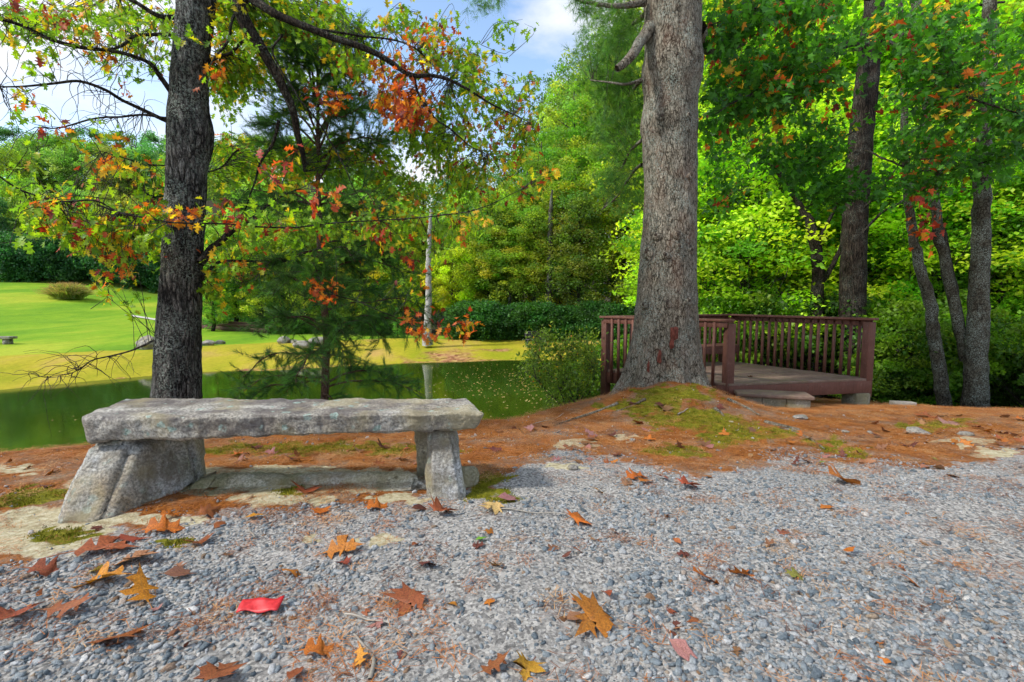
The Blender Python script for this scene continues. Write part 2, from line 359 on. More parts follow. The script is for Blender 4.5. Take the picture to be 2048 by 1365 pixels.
# gravel instanced
g = G("gravel_stone"); oi = g.n('ObjectInfo')
c = g.ramp(oi.outputs['Random'], [(0, (.10, .13, .155)), (.2, (.20, .245, .28)), (.45, (.30, .34, .37)), (.68, (.41, .43, .445)), (.86, (.54, .55, .56)), (.92, (.36, .27, .19)), (.95, (.26, .15, .08)), (1, (.74, .73, .71))])
c = g.mix(.5, c, g.ramp(g.noise(g.co(1), 3, 5, .7), [(.35, .4), (.65, 1.5)]), 'MULTIPLY')
M_gravel = g.done(g.bsdf(c, .75, g.bump(g.noise(g.co(1), 4, 6, .7), .6, .3), spec=.35))
g = G("needle_litter"); oi = g.n('ObjectInfo')
c = g.ramp(oi.outputs['Random'], [(0, (.12, .035, .010)), (.35, (.30, .095, .018)), (.7, (.44, .16, .035)), (1, (.50, .30, .14))])
M_straw = g.done(g.bsdf(c, .7, spec=.3))
g = G("moss_tuft"); oi = g.n('ObjectInfo')
M_moss = g.done(g.bsdf(g.ramp(oi.outputs['Random'], [(0, (.075, .085, .008)), (.6, (.20, .20, .013)), (1, (.34, .29, .035))]), .9, spec=.1))

# ------------------------------------------------------------------ the ground sheet
def axis(segs):
    a = []
    for x0, x1, n in segs: a += list(np.linspace(x0, x1, n, endpoint=False))
    return np.array(a + [segs[-1][1]])
xs = axis([(-260, -60, 26), (-60, -12, 50), (-12, -5, 40), (-5, 9, 290), (9, 20, 45), (20, 60, 30), (60, 260, 20)])
ys = axis([(-30, -1, 16), (-1, 1, 14), (1, 9, 170), (9, 20, 70), (20, 70, 90), (70, 300, 50)])
GX, GY = np.meshgrid(xs, ys); X = GX.ravel(); Y = GY.ravel(); Z = gz(X, Y)
near_ = (Y < 10) & (Y > 0)
Z = Z + near_ * .012 * fbm(np.stack([X * 3, Y * 3, X * 0], -1), 4) + (Y > 15) * .05 * fbm(np.stack([X * .4, Y * .4, X * 0], -1), 3)
PX, PY = proj(np.stack([X, Y, Z], -1))
GL = [(-400, 1180), (0, 1135), (200, 1072), (330, 1040), (600, 1012), (850, 992), (960, 975), (1050, 930), (1150, 905), (1300, 930), (1400, 955), (1500, 935), (1560, 912), (1700, 922), (1850, 938), (1950, 925), (2048, 905), (2500, 880)]
def gravel_mask(px, py, y):
    ln = np.interp(px, *zip(*GL)); m = sstep(-55, 55, py - ln)
    return np.where(y < .9, 1.0, m)
nearland = (Y < crest(X) + .25) & (Y < 12)
mg = gravel_mask(PX, PY, Y) * nearland
MOSS = [(1380, 842, 95, 17), (1455, 868, 55, 18), (1290, 812, 45, 12), (1345, 790, 60, 14), (95, 988, 60, 12), (125, 1072, 45, 11), (30, 1000, 50, 10), (965, 985, 34, 14), (985, 960, 22, 12), (1010, 1000, 25, 8), (620, 898, 220, 10), (420, 905, 60, 8), (1700, 905, 40, 6), (1560, 868, 35, 7), (1880, 853, 60, 7), (1650, 885, 25, 8), (580, 985, 30, 5), (1350, 905, 60, 9), (1230, 815, 30, 7), (350, 1085, 25, 7)]
def blobs(px, py, B):
    grow = 1.25 if B is MOSS else 1.0
    jx = 30 * vnoise(np.stack([px / 23, py / 9, px * 0 + 3], -1)) + 14 * vnoise(np.stack([px / 8, py / 4, px * 0 + 5], -1)); jy = 9 * vnoise(np.stack([px / 19, py / 8, px * 0 + 9], -1)) + 4 * vnoise(np.stack([px / 7, py / 4, px * 0 + 8], -1)); px = px + jx; py = py + jy
    m = np.zeros_like(px)
    for cx, cy, rx, ry in B: m = np.maximum(m, sstep(1.5, .45, np.sqrt(((px - cx) / (rx * grow)) ** 2 + ((py - cy) / (ry * grow)) ** 2)))
    return m
mm = blobs(PX, PY, MOSS) * nearland
TAN = [(60, 1065, 130, 50), (150, 1040, 90, 30), (300, 1040, 140, 12), (560, 1000, 120, 10), (620, 1078, 30, 8), (760, 1080, 55, 8), (800, 1000, 70, 8), (20, 940, 60, 10), (500, 960, 380, 30), (1150, 890, 40, 8), (1130, 935, 30, 6), (1260, 880, 25, 5), (1930, 885, 70, 7), (1990, 905, 60, 7)]
mt = blobs(PX, PY, TAN) * nearland
fs_ = farshore(X); sfar = Y - fs_
lawnm = ((sfar > -3) & (Y > 10)) * sstep(66, 58, Y) * (1 - sstep(31, 34, Y) * sstep(-20, -15, X)) * sstep(6, 3.5, X - woodx(Y) * 0 - 2) 
dry = np.where(X < -6, sstep(9.5, 5.5, sfar), sstep(8, 5, sfar)) * lawnm
lit = np.exp(-((X + 2.5) / 4.5) ** 2) * sstep(-.5, .3, sfar) * sstep(4.5, 2.2, sfar) * (Y > 18) * .5
lit = np.maximum(lit, (sfar < .25) * (sfar > -1) * (Y > 10) * .5)
one = np.zeros(len(X))
ii = np.arange(len(ys) - 1)[:, None] * len(xs) + np.arange(len(xs) - 1)[None]
F4 = np.stack([ii, ii + 1, ii + 1 + len(xs), ii + len(xs)], -1).reshape(-1, 4)
ground = mk("ground", np.stack([X, Y, Z], -1), F4, M_ground, smooth=True, attrs={
    'maskA': np.stack([mg, mm, mt], -1), 'maskB': np.stack([lawnm, dry, lit], -1), 'maskC': np.stack([nearland * 1.0, one, one], -1)})
tag(ground, "sloping ground of gravel, pine needles and moss with a lawn beyond the pond", kind='structure')
water = mk("water", np.array([[-90, 1, WATER], [9, 1, WATER], [9, 29, WATER], [-90, 29, WATER]]), [[0, 1, 2, 3]], M_water)
tag(water, "calm murky green pond behind the stone bench", kind='structure')

# ------------------------------------------------------------------ scattered ground cover (instanced stuff)
def hidden_protos(name, meshes):
    c = bpy.data.collections.new(name)
    for i, me in enumerate(meshes):
        o = bpy.data.objects.new(f"{name}_piece", me); c.objects.link(o)
    return c
def scatter(name, pos, rot, scl, meshes, label):
    me = bpy.data.meshes.new(name); me.vertices.add(len(pos)); me.vertices.foreach_set("co", np.asarray(pos, np.float32).ravel())
    a = me.attributes.new("rot", 'FLOAT_VECTOR', 'POINT'); a.data.foreach_set("vector", np.asarray(rot, np.float32).ravel())
    a = me.attributes.new("scl", 'FLOAT', 'POINT'); a.data.foreach_set("value", np.asarray(scl, np.float32).ravel())
    o = ob(name, me); tag(o, label, kind='stuff')
    c = hidden_protos(name, meshes)
    ng = bpy.data.node_groups.new(name, 'GeometryNodeTree')
    ng.interface.new_socket("Geometry", in_out='INPUT', socket_type='NodeSocketGeometry'); ng.interface.new_socket("Geometry", in_out='OUTPUT', socket_type='NodeSocketGeometry')
    n = ng.nodes.new; l = ng.links.new
    gi, go = n('NodeGroupInput'), n('NodeGroupOutput'); ci = n('GeometryNodeCollectionInfo'); ci.inputs['Collection'].default_value = c
    ci.inputs['Separate Children'].default_value = True; ci.inputs['Reset Children'].default_value = True
    ip = n('GeometryNodeInstanceOnPoints'); ip.inputs['Pick Instance'].default_value = True
    ra = n('GeometryNodeInputNamedAttribute'); ra.data_type = 'FLOAT_VECTOR'; ra.inputs[0].default_value = "rot"
    sa = n('GeometryNodeInputNamedAttribute'); sa.data_type = 'FLOAT'; sa.inputs[0].default_value = "scl"
    rv = n('FunctionNodeRandomValue'); rv.data_type = 'INT'; rv.inputs[4].default_value = 0; rv.inputs[5].default_value = len(meshes) - 1
    er = n('FunctionNodeEulerToRotation'); l(ra.outputs[0], er.inputs[0])
    l(gi.outputs[0], ip.inputs['Points']); l(ci.outputs[0], ip.inputs['Instance']); l(rv.outputs[2], ip.inputs['Instance Index'])
    l(er.outputs[0], ip.inputs['Rotation']); l(sa.outputs[0], ip.inputs['Scale']); l(ip.outputs[0], go.inputs[0])
    m = o.modifiers.new("scatter", 'NODES'); m.node_group = ng
    return o
def raw(name, v, f, mat, smooth=False):
    o = mk(name, v, f, mat, smooth=smooth); me = o.data; bpy.data.objects.remove(o); return me
def ico():
    import bmesh
    bm = bmesh.new(); bmesh.ops.create_icosphere(bm, subdivisions=1, radius=1)
    v = np.array([x.co[:] for x in bm.verts]); f = np.array([[q.index for q in p.verts] for p in bm.faces]); bm.free(); return v, f
IV, IF = ico()
def pebble(seed):
    r = np.random.default_rng(seed); d = r.normal(size=(7, 3)); d /= np.linalg.norm(d, axis=1)[:, None]
    v = IV.copy()
    for k in d:                                  # cut flat facets
        h = r.uniform(.35, .7); s = v @ k; v = v - np.clip(s - h, 0, 9)[:, None] * k
    return v * [1.25, r.uniform(.65, 1.05), r.uniform(.45, .75)]
peb = [raw("pebble", pebble(i), IF, M_gravel) for i in range(8)]
def landz(x, y): return gz(x, y) + .012 * fbm(np.stack([x * 3, y * 3, x * 0], -1), 4)
def grav_pts():
    allp = []
    for y0, y1, den in ((1.0, 1.9, 6200), (1.9, 2.8, 4600), (2.8, 4.6, 2300)):
        x0, x1 = -1.35 * y1 - .5, 1.35 * y1 + .5
        n = int((x1 - x0) * (y1 - y0) * den); x = rng.uniform(x0, x1, n); y = rng.uniform(y0, y1, n)
        z = landz(x, y); px, py = proj(np.stack([x, y, z], -1)); m = gravel_mask(px, py, y) + .42 * fbm(np.stack([x * 3, y * 4, x * 0], -1), 4)
        m -= blobs(px, py, TAN) * .9 + blobs(px, py, MOSS) * .8
        keep = (m > .42) | (rng.random(n) < .02 + .25 * np.clip(m + .1, 0, 1)); keep &= (y < crest(x)) & (rng.random(n) > .75 * sstep(.25, .6, fbm(np.stack([x * .9 + 4, y * 1.3, x * 0 + 2], -1), 4)))
        sz = np.exp(rng.normal(math.log(.0060), .52, n)) * (1.2 if y1 < 2 else 1); sz = np.clip(sz, .0035, .026)
        allp.append(np.stack([x, y, z + sz * .05, sz], -1)[keep])
    return np.vstack(allp)
gp_ = grav_pts()
nst = len(gp_); rt = np.stack([rng.normal(0, .35, nst), rng.normal(0, .35, nst), rng.uniform(0, 6.28, nst)], -1)
scatter("gravel", gp_[:, :3], rt, gp_[:, 3], peb, "blue-grey crushed gravel spread over the foreground")
# needle mats
def needle_mat(seed, n=26, ln=.055, w=.0011, spread=.035, up=.006):
    r = np.random.default_rng(seed); a = r.uniform(0, 6.28, n); c = r.normal(0, spread, (n, 2)); l_ = r.uniform(.6, 1.2, n) * ln
    d = np.stack([np.cos(a), np.sin(a)], -1); s = np.stack([-d[:, 1], d[:, 0]], -1) * w
    z0 = r.uniform(0.001, up, n); z1 = r.uniform(0.001, up * 1.6, n)
    v = np.stack([np.column_stack([c - s - d * l_[:, None] / 2, z0]), np.column_stack([c + s - d * l_[:, None] / 2, z0]), np.column_stack([c + d * l_[:, None] / 2, z1])], 1)
    return v.reshape(-1, 3), np.arange(n * 3).reshape(-1, 3)
mats_ = [raw("needle_mat", *needle_mat(50 + i), M_straw) for i in range(6)]
def land_pts(n, ymax=9.2, xr=(-5, 9)):
    x = rng.uniform(*xr, n); y = rng.uniform(1.2, ymax, n); k = y < crest(x) + .1; x, y = x[k], y[k]; z = landz(x, y)
    px, py = proj(np.stack([x, y, z], -1)); return x, y, z, px, py
x, y, z, px, py = land_pts(80000)
gm = gravel_mask(px, py, y); patch = fbm(np.stack([x * 1.5, y * 2.5, x * 0 + 5], -1), 4)
pr = np.where(gm < .4, .38, .04 + .22 * np.clip(patch - .2, 0, 1)) * (1 - .68 * blobs(px, py, MOSS)) * (1 - .75 * blobs(px, py, TAN))
k = (rng.random(len(x)) < pr) & (px > -100) & (px < 2150); n = k.sum()
scatter("pine_straw", np.stack([x, y, z + .004], -1)[k], np.stack([rng.normal(0, .06, n), rng.normal(0, .06, n), rng.uniform(0, 6.28, n)], -1), rng.uniform(.7, 1.4, n), mats_, "rust-brown pine needles covering the ground around the big tree")
# moss
def moss_tuft(seed, n=30):
    r = np.random.default_rng(seed); c = r.normal(0, .014, (n, 2)); a = r.uniform(0, 6.28, n); s = np.stack([np.cos(a), np.sin(a)], -1) * .0018
    t = c + r.normal(0, .004, (n, 2)); h = r.uniform(.006, .014, n)
    v = np.stack([np.column_stack([c - s, 0 * h]), np.column_stack([c + s, 0 * h]), np.column_stack([t, h])], 1); return v.reshape(-1, 3), np.arange(n * 3).reshape(-1, 3)
mt_ = [raw("moss_tuft", *moss_tuft(80 + i), M_moss) for i in range(4)]
x, y, z, px, py = land_pts(150000)
k = rng.random(len(x)) < (blobs(px, py, MOSS) + .25 * fbm(np.stack([x * 6, y * 6, x * 0], -1), 3) - .35); n = k.sum()
scatter("moss", np.stack([x, y, z], -1)[k], np.stack([rng.normal(0, .1, n), rng.normal(0, .1, n), rng.uniform(0, 6.28, n)], -1), rng.uniform(.7, 1.5, n), mt_, "yellow-green moss growing on the mound in front of the big trunk")
# bits: bark chips, tiny stones on needles
x, y, z, px, py = land_pts(9000); k = (rng.random(len(x)) < .25) & (px > -100) & (px < 2150); n = k.sum()
scatter("stone_chips", np.stack([x, y, z + .002], -1)[k], rng.uniform(0, 6, (n, 3)), np.clip(np.exp(rng.normal(math.log(.007), .4, n)), .003, .02), peb, "loose pale stone chips among the pine needles")
# leaves floating on the pond
g = G("floating_leaf"); oi = g.n('ObjectInfo'); M_float = g.done(g.bsdf(g.ramp(oi.outputs['Random'], [(0, (.45, .30, .05)), (.5, (.6, .5, .2)), (1, (.5, .2, .08))]), .6))
fl = raw("floating_leaf", np.array([[-1, 0, 0], [-.3, -.5, 0], [1, 0, 0], [-.2, .5, 0.1]]), [[0, 1, 2, 3]], M_float)
n = 900; u = rng.beta(1.2, 1.0, n); x = -2.2 + 6.5 * u + rng.normal(0, .9, n); y = np.interp(x, [-4, 0, 3, 5], [19, 17, 15, 14]) + rng.normal(0, 2.9, n)
k = (y < farshore(x) - .2) & (y > 8.5); x = np.r_[x[k], rng.uniform(-12, 4, 160)]; y = np.r_[y[k], rng.uniform(7, 19, 160)]; k = y < farshore(x) - .3; x, y = x[k], y[k]; n = len(x)
scatter("floating_leaves", np.stack([x, y, np.full(n, WATER + .006)], -1), np.stack([0 * x, 0 * x, rng.uniform(0, 6.28, n)], -1), rng.uniform(.022, .05, n), [fl], "small yellow leaves floating on the green pond")

# ------------------------------------------------------------------ leaf shapes (y along the rib, unit length)
def leaf_shape(kind, curl=.25, fold=.25, seed=0, hi=True):
    if kind == 'oak':
        o = [(.02, .0), (.035, .12), (.20, .17), (.30, .25), (.13, .32), (.12, .40), (.34, .46), (.43, .57), (.30, .58), (.15, .60), (.16, .70), (.30, .80), (.19, .84), (.09, .88), (.0, 1.0)] if hi else [(.02, 0), (.04, .14), (.30, .25), (.11, .38), (.42, .56), (.13, .66), (.26, .82), (0, 1)]
    elif kind == 'maple':
        o = [(.02, 0), (.12, .06), (.38, -.02), (.24, .12), (.34, .18), (.60, .28), (.38, .33), (.46, .46), (.60, .70), (.32, .55), (.14, .49), (.19, .68), (.28, .82), (.12, .80), (0, 1.05)] if hi else [(.02, 0), (.36, .05), (.24, .22), (.55, .55), (.16, .52), (.20, .80), (0, 1)]
    else:
        o = [(.01, 0), (.18, .2), (.26, .42), (.22, .65), (.1, .85), (0, 1)]
    o = np.array(o); n = len(o); r = np.random.default_rng(seed)
    js = o[:, 1]; rib = np.stack([np.zeros(n), np.clip(js, 0, 1.05) * (.75 if kind == 'maple' else 1)], -1); rib[-1, 1] = js[-1]; rib[1:-1, 1] = np.maximum.accumulate(rib[1:-1, 1])
    def bend(p):
        xx, yy = p[:, 0], p[:, 1]; z = fold * np.abs(xx) + .6 * curl * xx * xx - curl * yy * yy * .6
        z = z + (.05 * np.sin(9 * yy + seed) * np.sign(xx) * (np.abs(xx) > .2) if hi else 0)
        return np.stack([xx * (1 - .1 * abs(fold)), yy, z], -1)
    Rt = bend(o * (1 + r.normal(0, .09, o.shape) * (np.arange(n)[:, None] > 0))); Lf = bend(o * [-1, 1] * (1 + r.normal(0, .09, o.shape) * (np.arange(n)[:, None] > 0))); Rb = bend(rib)
    v = np.vstack([Rb, Rt, Lf]); f = []
    for i in range(n - 1):
        f += [[i, n + i, n + i + 1, i + 1], [i, i + 1, 2 * n + i + 1, 2 * n + i]]
    v = v - [0, 0, 0]; f = np.array(f)
    if hi:
        st, sf = tube(np.array([[0, -.28, -.02], [0, -.1, .0], [0, 0, .0]]), [.010, .010, .012], 3); f = np.vstack([f, sf + len(v)]); v = np.vstack([v, st])
    return v, f

# ------------------------------------------------------------------ big trunks
def smooth_trunk(prof, Y, extend=3.0, seg=96, rows=300, bump_=.02, flare=None, lobes=6, seed=0, drift=0.0, base_drop=.25):
    """prof rows (py, xl, xr) in the photograph; returns mesh v,f plus centre line, radii"""
    c = []
    for py, xl, xr in prof:
        a, b = at(xl, py, Y), at(xr, py, Y); c.append([(a[0] + b[0]) / 2, Y, (a[2] + b[2]) / 2, (b[0] - a[0]) / 2 * .955])
    c = np.array(c)
    top = c[0] + (c[0] - c[2]) / max(1e-6, c[0][2] - c[2][2]) * extend; top[3] = c[0][3] * .85; top[1] = Y
    bot = c[-1] - [0, 0, base_drop, 0]; bot[3] = c[-1][3] * 1.12
    c = np.vstack([bot, c[::-1], top]); zz = np.linspace(c[0, 2], c[-1, 2], rows)
    o = np.argsort(c[:, 2]); cc = np.stack([np.interp(zz, c[o, 2], c[o, i]) for i in range(4)], -1)
    kk = max(3, rows // 60) | 1; ker = np.ones(kk) / kk
    for i in (0, 3): cc[:, i] = np.convolve(np.pad(cc[:, i], kk // 2, mode='edge'), ker, 'valid')
    cc[:, 2] = zz
    th = np.linspace(0, 2 * np.pi, seg, endpoint=False); T, Q = np.meshgrid(th, np.arange(rows))
    r = cc[Q, 3]; px = np.stack([np.cos(T) * 1.2 + seed, np.sin(T) * 1.2, cc[Q, 2] * .9], -1)
    if flare:
        zf, amt = flare; e = np.exp(-np.clip(cc[Q, 2] - zf, 0, 9) / .28)
        lob = .5 + .5 * np.cos(T * lobes + 1.3 * np.sin(T * 2 + seed)); r = r * (1 - .16 * e * (1 - lob) * amt)
    r = r * (1 + .035 * fbm(px, 3)) + bump_ * .8 * fbm(np.stack([np.cos(T) * r * 16, np.sin(T) * r * 16, cc[Q, 2] * 6], -1), 3)
    P = np.stack([cc[Q, 0] + r * np.cos(T), cc[Q, 1] + r * np.sin(T), cc[Q, 2]], -1).reshape(-1, 3)
    i = np.arange(rows - 1)[:, None] * seg; j = np.arange(seg)[None]; j2 = (j + 1) % seg
    f = np.stack([i + j, i + j2, i + seg + j2, i + seg + j], -1).reshape(-1, 4)
    return P, f, cc

# big white pine
pine = empty("pine_tree", "massive grey-barked pine with flared base on a mossy mound before the deck", "tree", (PINE[0], PINE[1], -.1))
PL = Vector(pine.location)
prof = [(0, 1288, 1402), (60, 1290, 1402), (105, 1291, 1404), (135, 1284, 1408), (165, 1283, 1404), (195, 1288, 1397), (235, 1282, 1396), (255, 1279, 1396), (275, 1284, 1395), (350, 1287, 1395), (430, 1285, 1393), (500, 1279, 1392), (560, 1276, 1392), (600, 1273, 1394), (650, 1267, 1396), (690, 1260, 1400), (725, 1249, 1406), (755, 1237, 1416), (780, 1222, 1430), (800, 1206, 1446), (812, 1192, 1462)]
Pv, Pf, pcc = smooth_trunk(prof, PINE[1], 3.5, 144, 520, .010, (-.12, 2.3), 8, 2.0, base_drop=.3)
mk("trunk", Pv - np.array(PL), Pf, M_pine, pine, smooth=True)
def on_trunk(px, py, cc, Yc, out=0.0):
    p = at(px, py, Yc); i = np.argmin(abs(cc[:, 2] - p[2])); r = cc[i, 3]; dx = np.clip((p[0] - cc[i, 0]), -.96 * r, .96 * r)
    for _ in range(3):
        yy = Yc - math.sqrt(max(0, r * r - dx * dx)); p = at(px, py, yy); dx = np.clip(p[0] - cc[i, 0], -.97 * r, .97 * r)
    return np.array([cc[i, 0] + dx, yy - out, p[2]]), np.array([dx, -(math.sqrt(max(1e-6, r * r - dx * dx))), 0]) / r
def disc_patch(c, nrm, rx, rz, seed, thick=.012, ring=10):
    """irregular shallow dome lying on the bark"""
    r = np.random.default_rng(seed); nrm = np.array(nrm); s = np.cross(nrm, [0, 0, 1.0]); s /= np.linalg.norm(s); u = np.cross(s, nrm)
    v = [c + nrm * thick]; f = []
    for k, q in ((.6, .8), (1.0, -.3)):
        for i in range(ring):
            a = i / ring * 6.283; w = q * thick; rr = k * (1 + r.normal(0, .18))
            v.append(c + s * math.cos(a) * rx * rr + u * math.sin(a) * rz * rr + nrm * w)
    f = [[0, 1 + i, 1 + (i + 1) % ring] for i in range(ring)]
    for i in range(ring):
        a, b = 1 + i, 1 + (i + 1) % ring; f += [[a, a + ring, b + ring], [a, b + ring, b]]
    return np.array(v), np.array(f)
for i, (px, py, rx, rz) in enumerate([(1326, 116, 7, 6), (1378, 110, 9, 11), (1354, 113, 7, 9), (1325, 236, 8, 9), (1376, 232, 7, 7), (1380, 353, 8, 9), (1313, 473, 9, 8), (1355, 472, 11, 10), (1295, 507, 13, 13), (1358, 496, 8, 8), (1330, 512, 12, 9), (1334, 609, 9, 10), (1376, 604, 11, 9), (1289, 612, 9, 8), (1381, 502, 9, 8)]):
    c, nr = on_trunk(px, py, pcc, PINE[1]); s = 6 / F
    v, f = disc_patch(c, nr, rx * s * 1.1, rz * s * 1.1, i, .028); v2, f2 = disc_patch(c + nr * .016 + [0, 0, rz * s * .3], nr, rx * s * .5, rz * s * .6, i + 40, .016)
    mk("knot", v - np.array(PL), f, M_pine, pine, smooth=True); mk("knot_hole", v2 - np.array(PL), f2, M_knot, pine, smooth=True)
for i, (px, py, rx, rz) in enumerate([(1349, 668, 8, 17), (1344, 688, 5, 11), (1319, 715, 5, 14), (1296, 735, 3, 13)]):
    c, nr = on_trunk(px, py, pcc, PINE[1]); v, f = disc_patch(c, nr, rx * 6 / F, rz * 6 / F, 70 + i, .012)
    tag(mk("bark_scar", v - np.array(PL), f, M_redwood, pine, smooth=True), "rust-red strip where bark has come off")

def limb(pts, rad, seg=8, n=40, wob=.02, seed=0):
    P = spline(pts, n); r = np.interp(np.linspace(0, 1, n), np.linspace(0, 1, len(rad)), rad)
    P = P + wob * np.stack([fbm(np.stack([P[:, 0] * 3 + seed, P[:, 1] * 3, P[:, 2] * 3 + k * 9], -1), 2) for k in range(3)], -1)
    v, f = tube(P, r, seg); return v, f, P, r
pl = np.array(PL); oak_ref = None
def pl_limb(pix, rad, name="branch", root=pine, mat=M_pine, off=None, seed=0, wob=.02, seg=8):
    off = pl if off is None else off
    v, f, P, r = limb([at(*p) for p in pix], [q * (.8 if name == 'limb' and root is oak_ref else 1) for q in rad], seg, 36, wob, seed); mk(name, v - off, f, mat, root, smooth=True); return P, r
pl_limb([(1300, 55, 6.3), (1286, 75, 6.2), (1268, 105, 6.0), (1252, 125, 5.9), (1235, 138, 5.85)], [.085, .07, .058, .05, .04], seg=12)
pl_limb([(1395, 60, 6.5), (1405, 95, 6.8), (1425, 105, 7.0), (1450, 103, 7.2), (1490, 90, 7.4)], [.12, .07, .035, .03, .02])
pb = [pl_limb([(1290, 160, 6.4), (1260, 168, 6.5), (1215, 166, 6.7), (1180, 160, 6.9)], [.03, .02, .012, .006]),
      pl_limb([(1288, 5, 6.3), (1230, 12, 6.2), (1180, 5, 6.2), (1120, -10, 6.2), (1000, -20, 6.2), (930, 2, 6.2)], [.05, .03, .02, .015, .01, .005]),
      pl_limb([(1290, 150, 6.6), (1260, 190, 7.2), (1225, 230, 7.8), (1200, 250, 8.2)], [.03, .02, .012, .006]),
      pl_limb([(1285, 280, 6.6), (1262, 300, 7.0), (1240, 340, 7.4), (1205, 355, 7.8)], [.025, .018, .012, .006]),
      pl_limb([(1290, 30, 6.8), (1250, 60, 7.4), (1210, 90, 8.0), (1170, 95, 8.4)], [.04, .02, .012, .006]),
      pl_limb([(1285, 330, 6.8), (1262, 350, 7.3), (1235, 395, 7.8), (1205, 420, 8.2)], [.025, .018, .012, .006])]
# needle tufts
def tuft(n=22, ln=1.0, w=.012, seed=1, cone=.9):
    r = np.random.default_rng(seed); th = r.uniform(0, 6.283, n); ph = r.uniform(.15, cone, n)
    d = np.stack([np.sin(ph) * np.cos(th), np.cos(ph), np.sin(ph) * np.sin(th)], -1); l_ = r.uniform(.7, 1.1, n)[:, None] * ln
    s = np.cross(d, r.normal(size=(n, 3))); s /= np.linalg.norm(s, axis=1)[:, None]; s *= w
    b = np.stack([r.normal(0, .04, n), r.uniform(-.35, .1, n), r.normal(0, .04, n)], -1)
    return np.stack([b - s, b + s, b + d * l_], 1).reshape(-1, 3), np.arange(n * 3).reshape(-1, 3)
def tufts(pos, dirs, scl, cols, **kw):
    pv, pf = tuft(**kw); return place(pv, pf, pos, dir_rot(dirs), scl, cols)
def sprays_needles(zones, branches, lnscale, palette, per=14, kw={}):
    """zones (px,py,rx,ry,Y0,Y1,n): returns tuft geometry and twig geometry"""
    P = np.vstack([b[0] for b in branches]); T = []; tw = []
    for cx, cy, rx, ry, Y0, Y1, n in zones:
        for _ in range(n):
            a = rng.uniform(0, 6.283); q = math.sqrt(rng.random()); p = at(cx + rx * q * math.cos(a), cy + ry * q * math.sin(a), rng.uniform(Y0, Y1))
            j = np.argmin(np.linalg.norm(P - p, axis=1) + rng.random(len(P)) * .15); s = P[j]; L_ = np.linalg.norm(p - s)
            mid = (s + p) / 2 + [0, 0, .12 * L_]; C = spline([s, mid, p], 7); 
            if L_ < 2.5: tw.append(tube(C, np.linspace(.006, .002, 7) * min(1, L_ + .3), 3)[:2])
            d = C[-1] - C[-3]; d /= np.linalg.norm(d) + 1e-9; m = per
            off = rng.normal(0, .1, (m, 3)); off[:, 2] *= .5; T.append(np.hstack([p + off, np.tile(d, (m, 1)) + rng.normal(0, .55, (m, 3)) + [0, 0, .1]]))
    T = np.vstack(T); n = len(T)
    return tufts(T[:, :3], T[:, 3:], lnscale * rng.uniform(.75, 1.2, n), pal(n, palette), **kw), cat_(tw)
PG = [(.08, .22, .025), (.13, .30, .03), (.06, .16, .03), (.18, .34, .035)]
(nv, nf, ncl), (tv, tf, _) = sprays_needles([(1240, 60, 60, 55, 6.4, 8, 30), (1215, 100, 65, 50, 6.8, 9, 42), (1235, 190, 55, 55, 6.8, 9, 70), (1240, 280, 50, 50, 6.8, 9, 55), (1245, 370, 45, 50, 7, 9, 55), (1200, 150, 50, 30, 7, 9, 25), (1200, 5, 60, 14, 6, 6.6, 9), (960, 4, 40, 10, 6, 6.4, 4), (1250, 20, 40, 30, 6.2, 7, 14)], pb, .13, PG, 12, dict(n=20, w=.014, seed=4))
tag(mk("needle_foliage", nv - pl, nf, M_needle, pine, cols=ncl), kind='stuff'); tag(mk("twigs", tv - pl, tf, M_twig, pine), kind='stuff')
# surface roots of the pine
for i, pts in enumerate([[(1455, 800), (1490, 815), (1520, 832)], [(1235, 808), (1200, 822), (1150, 838), (1110, 852)], [(1290, 800), (1260, 815), (1225, 826)], [(1585, 865), (1620, 880), (1650, 900)], [(1530, 845), (1600, 862), (1560, 858)], [(1430, 818), (1441, 826), (1448, 834)]]):
    P = np.array([gp(*p) for p in pts]); P[:, 2] += .004; P = spline(P, 16); v, f = tube(P, np.linspace(.028, .01, 16) * rng.uniform(.6, 1), 7); mk("root", v - pl, f, M_pine, pine, smooth=True)

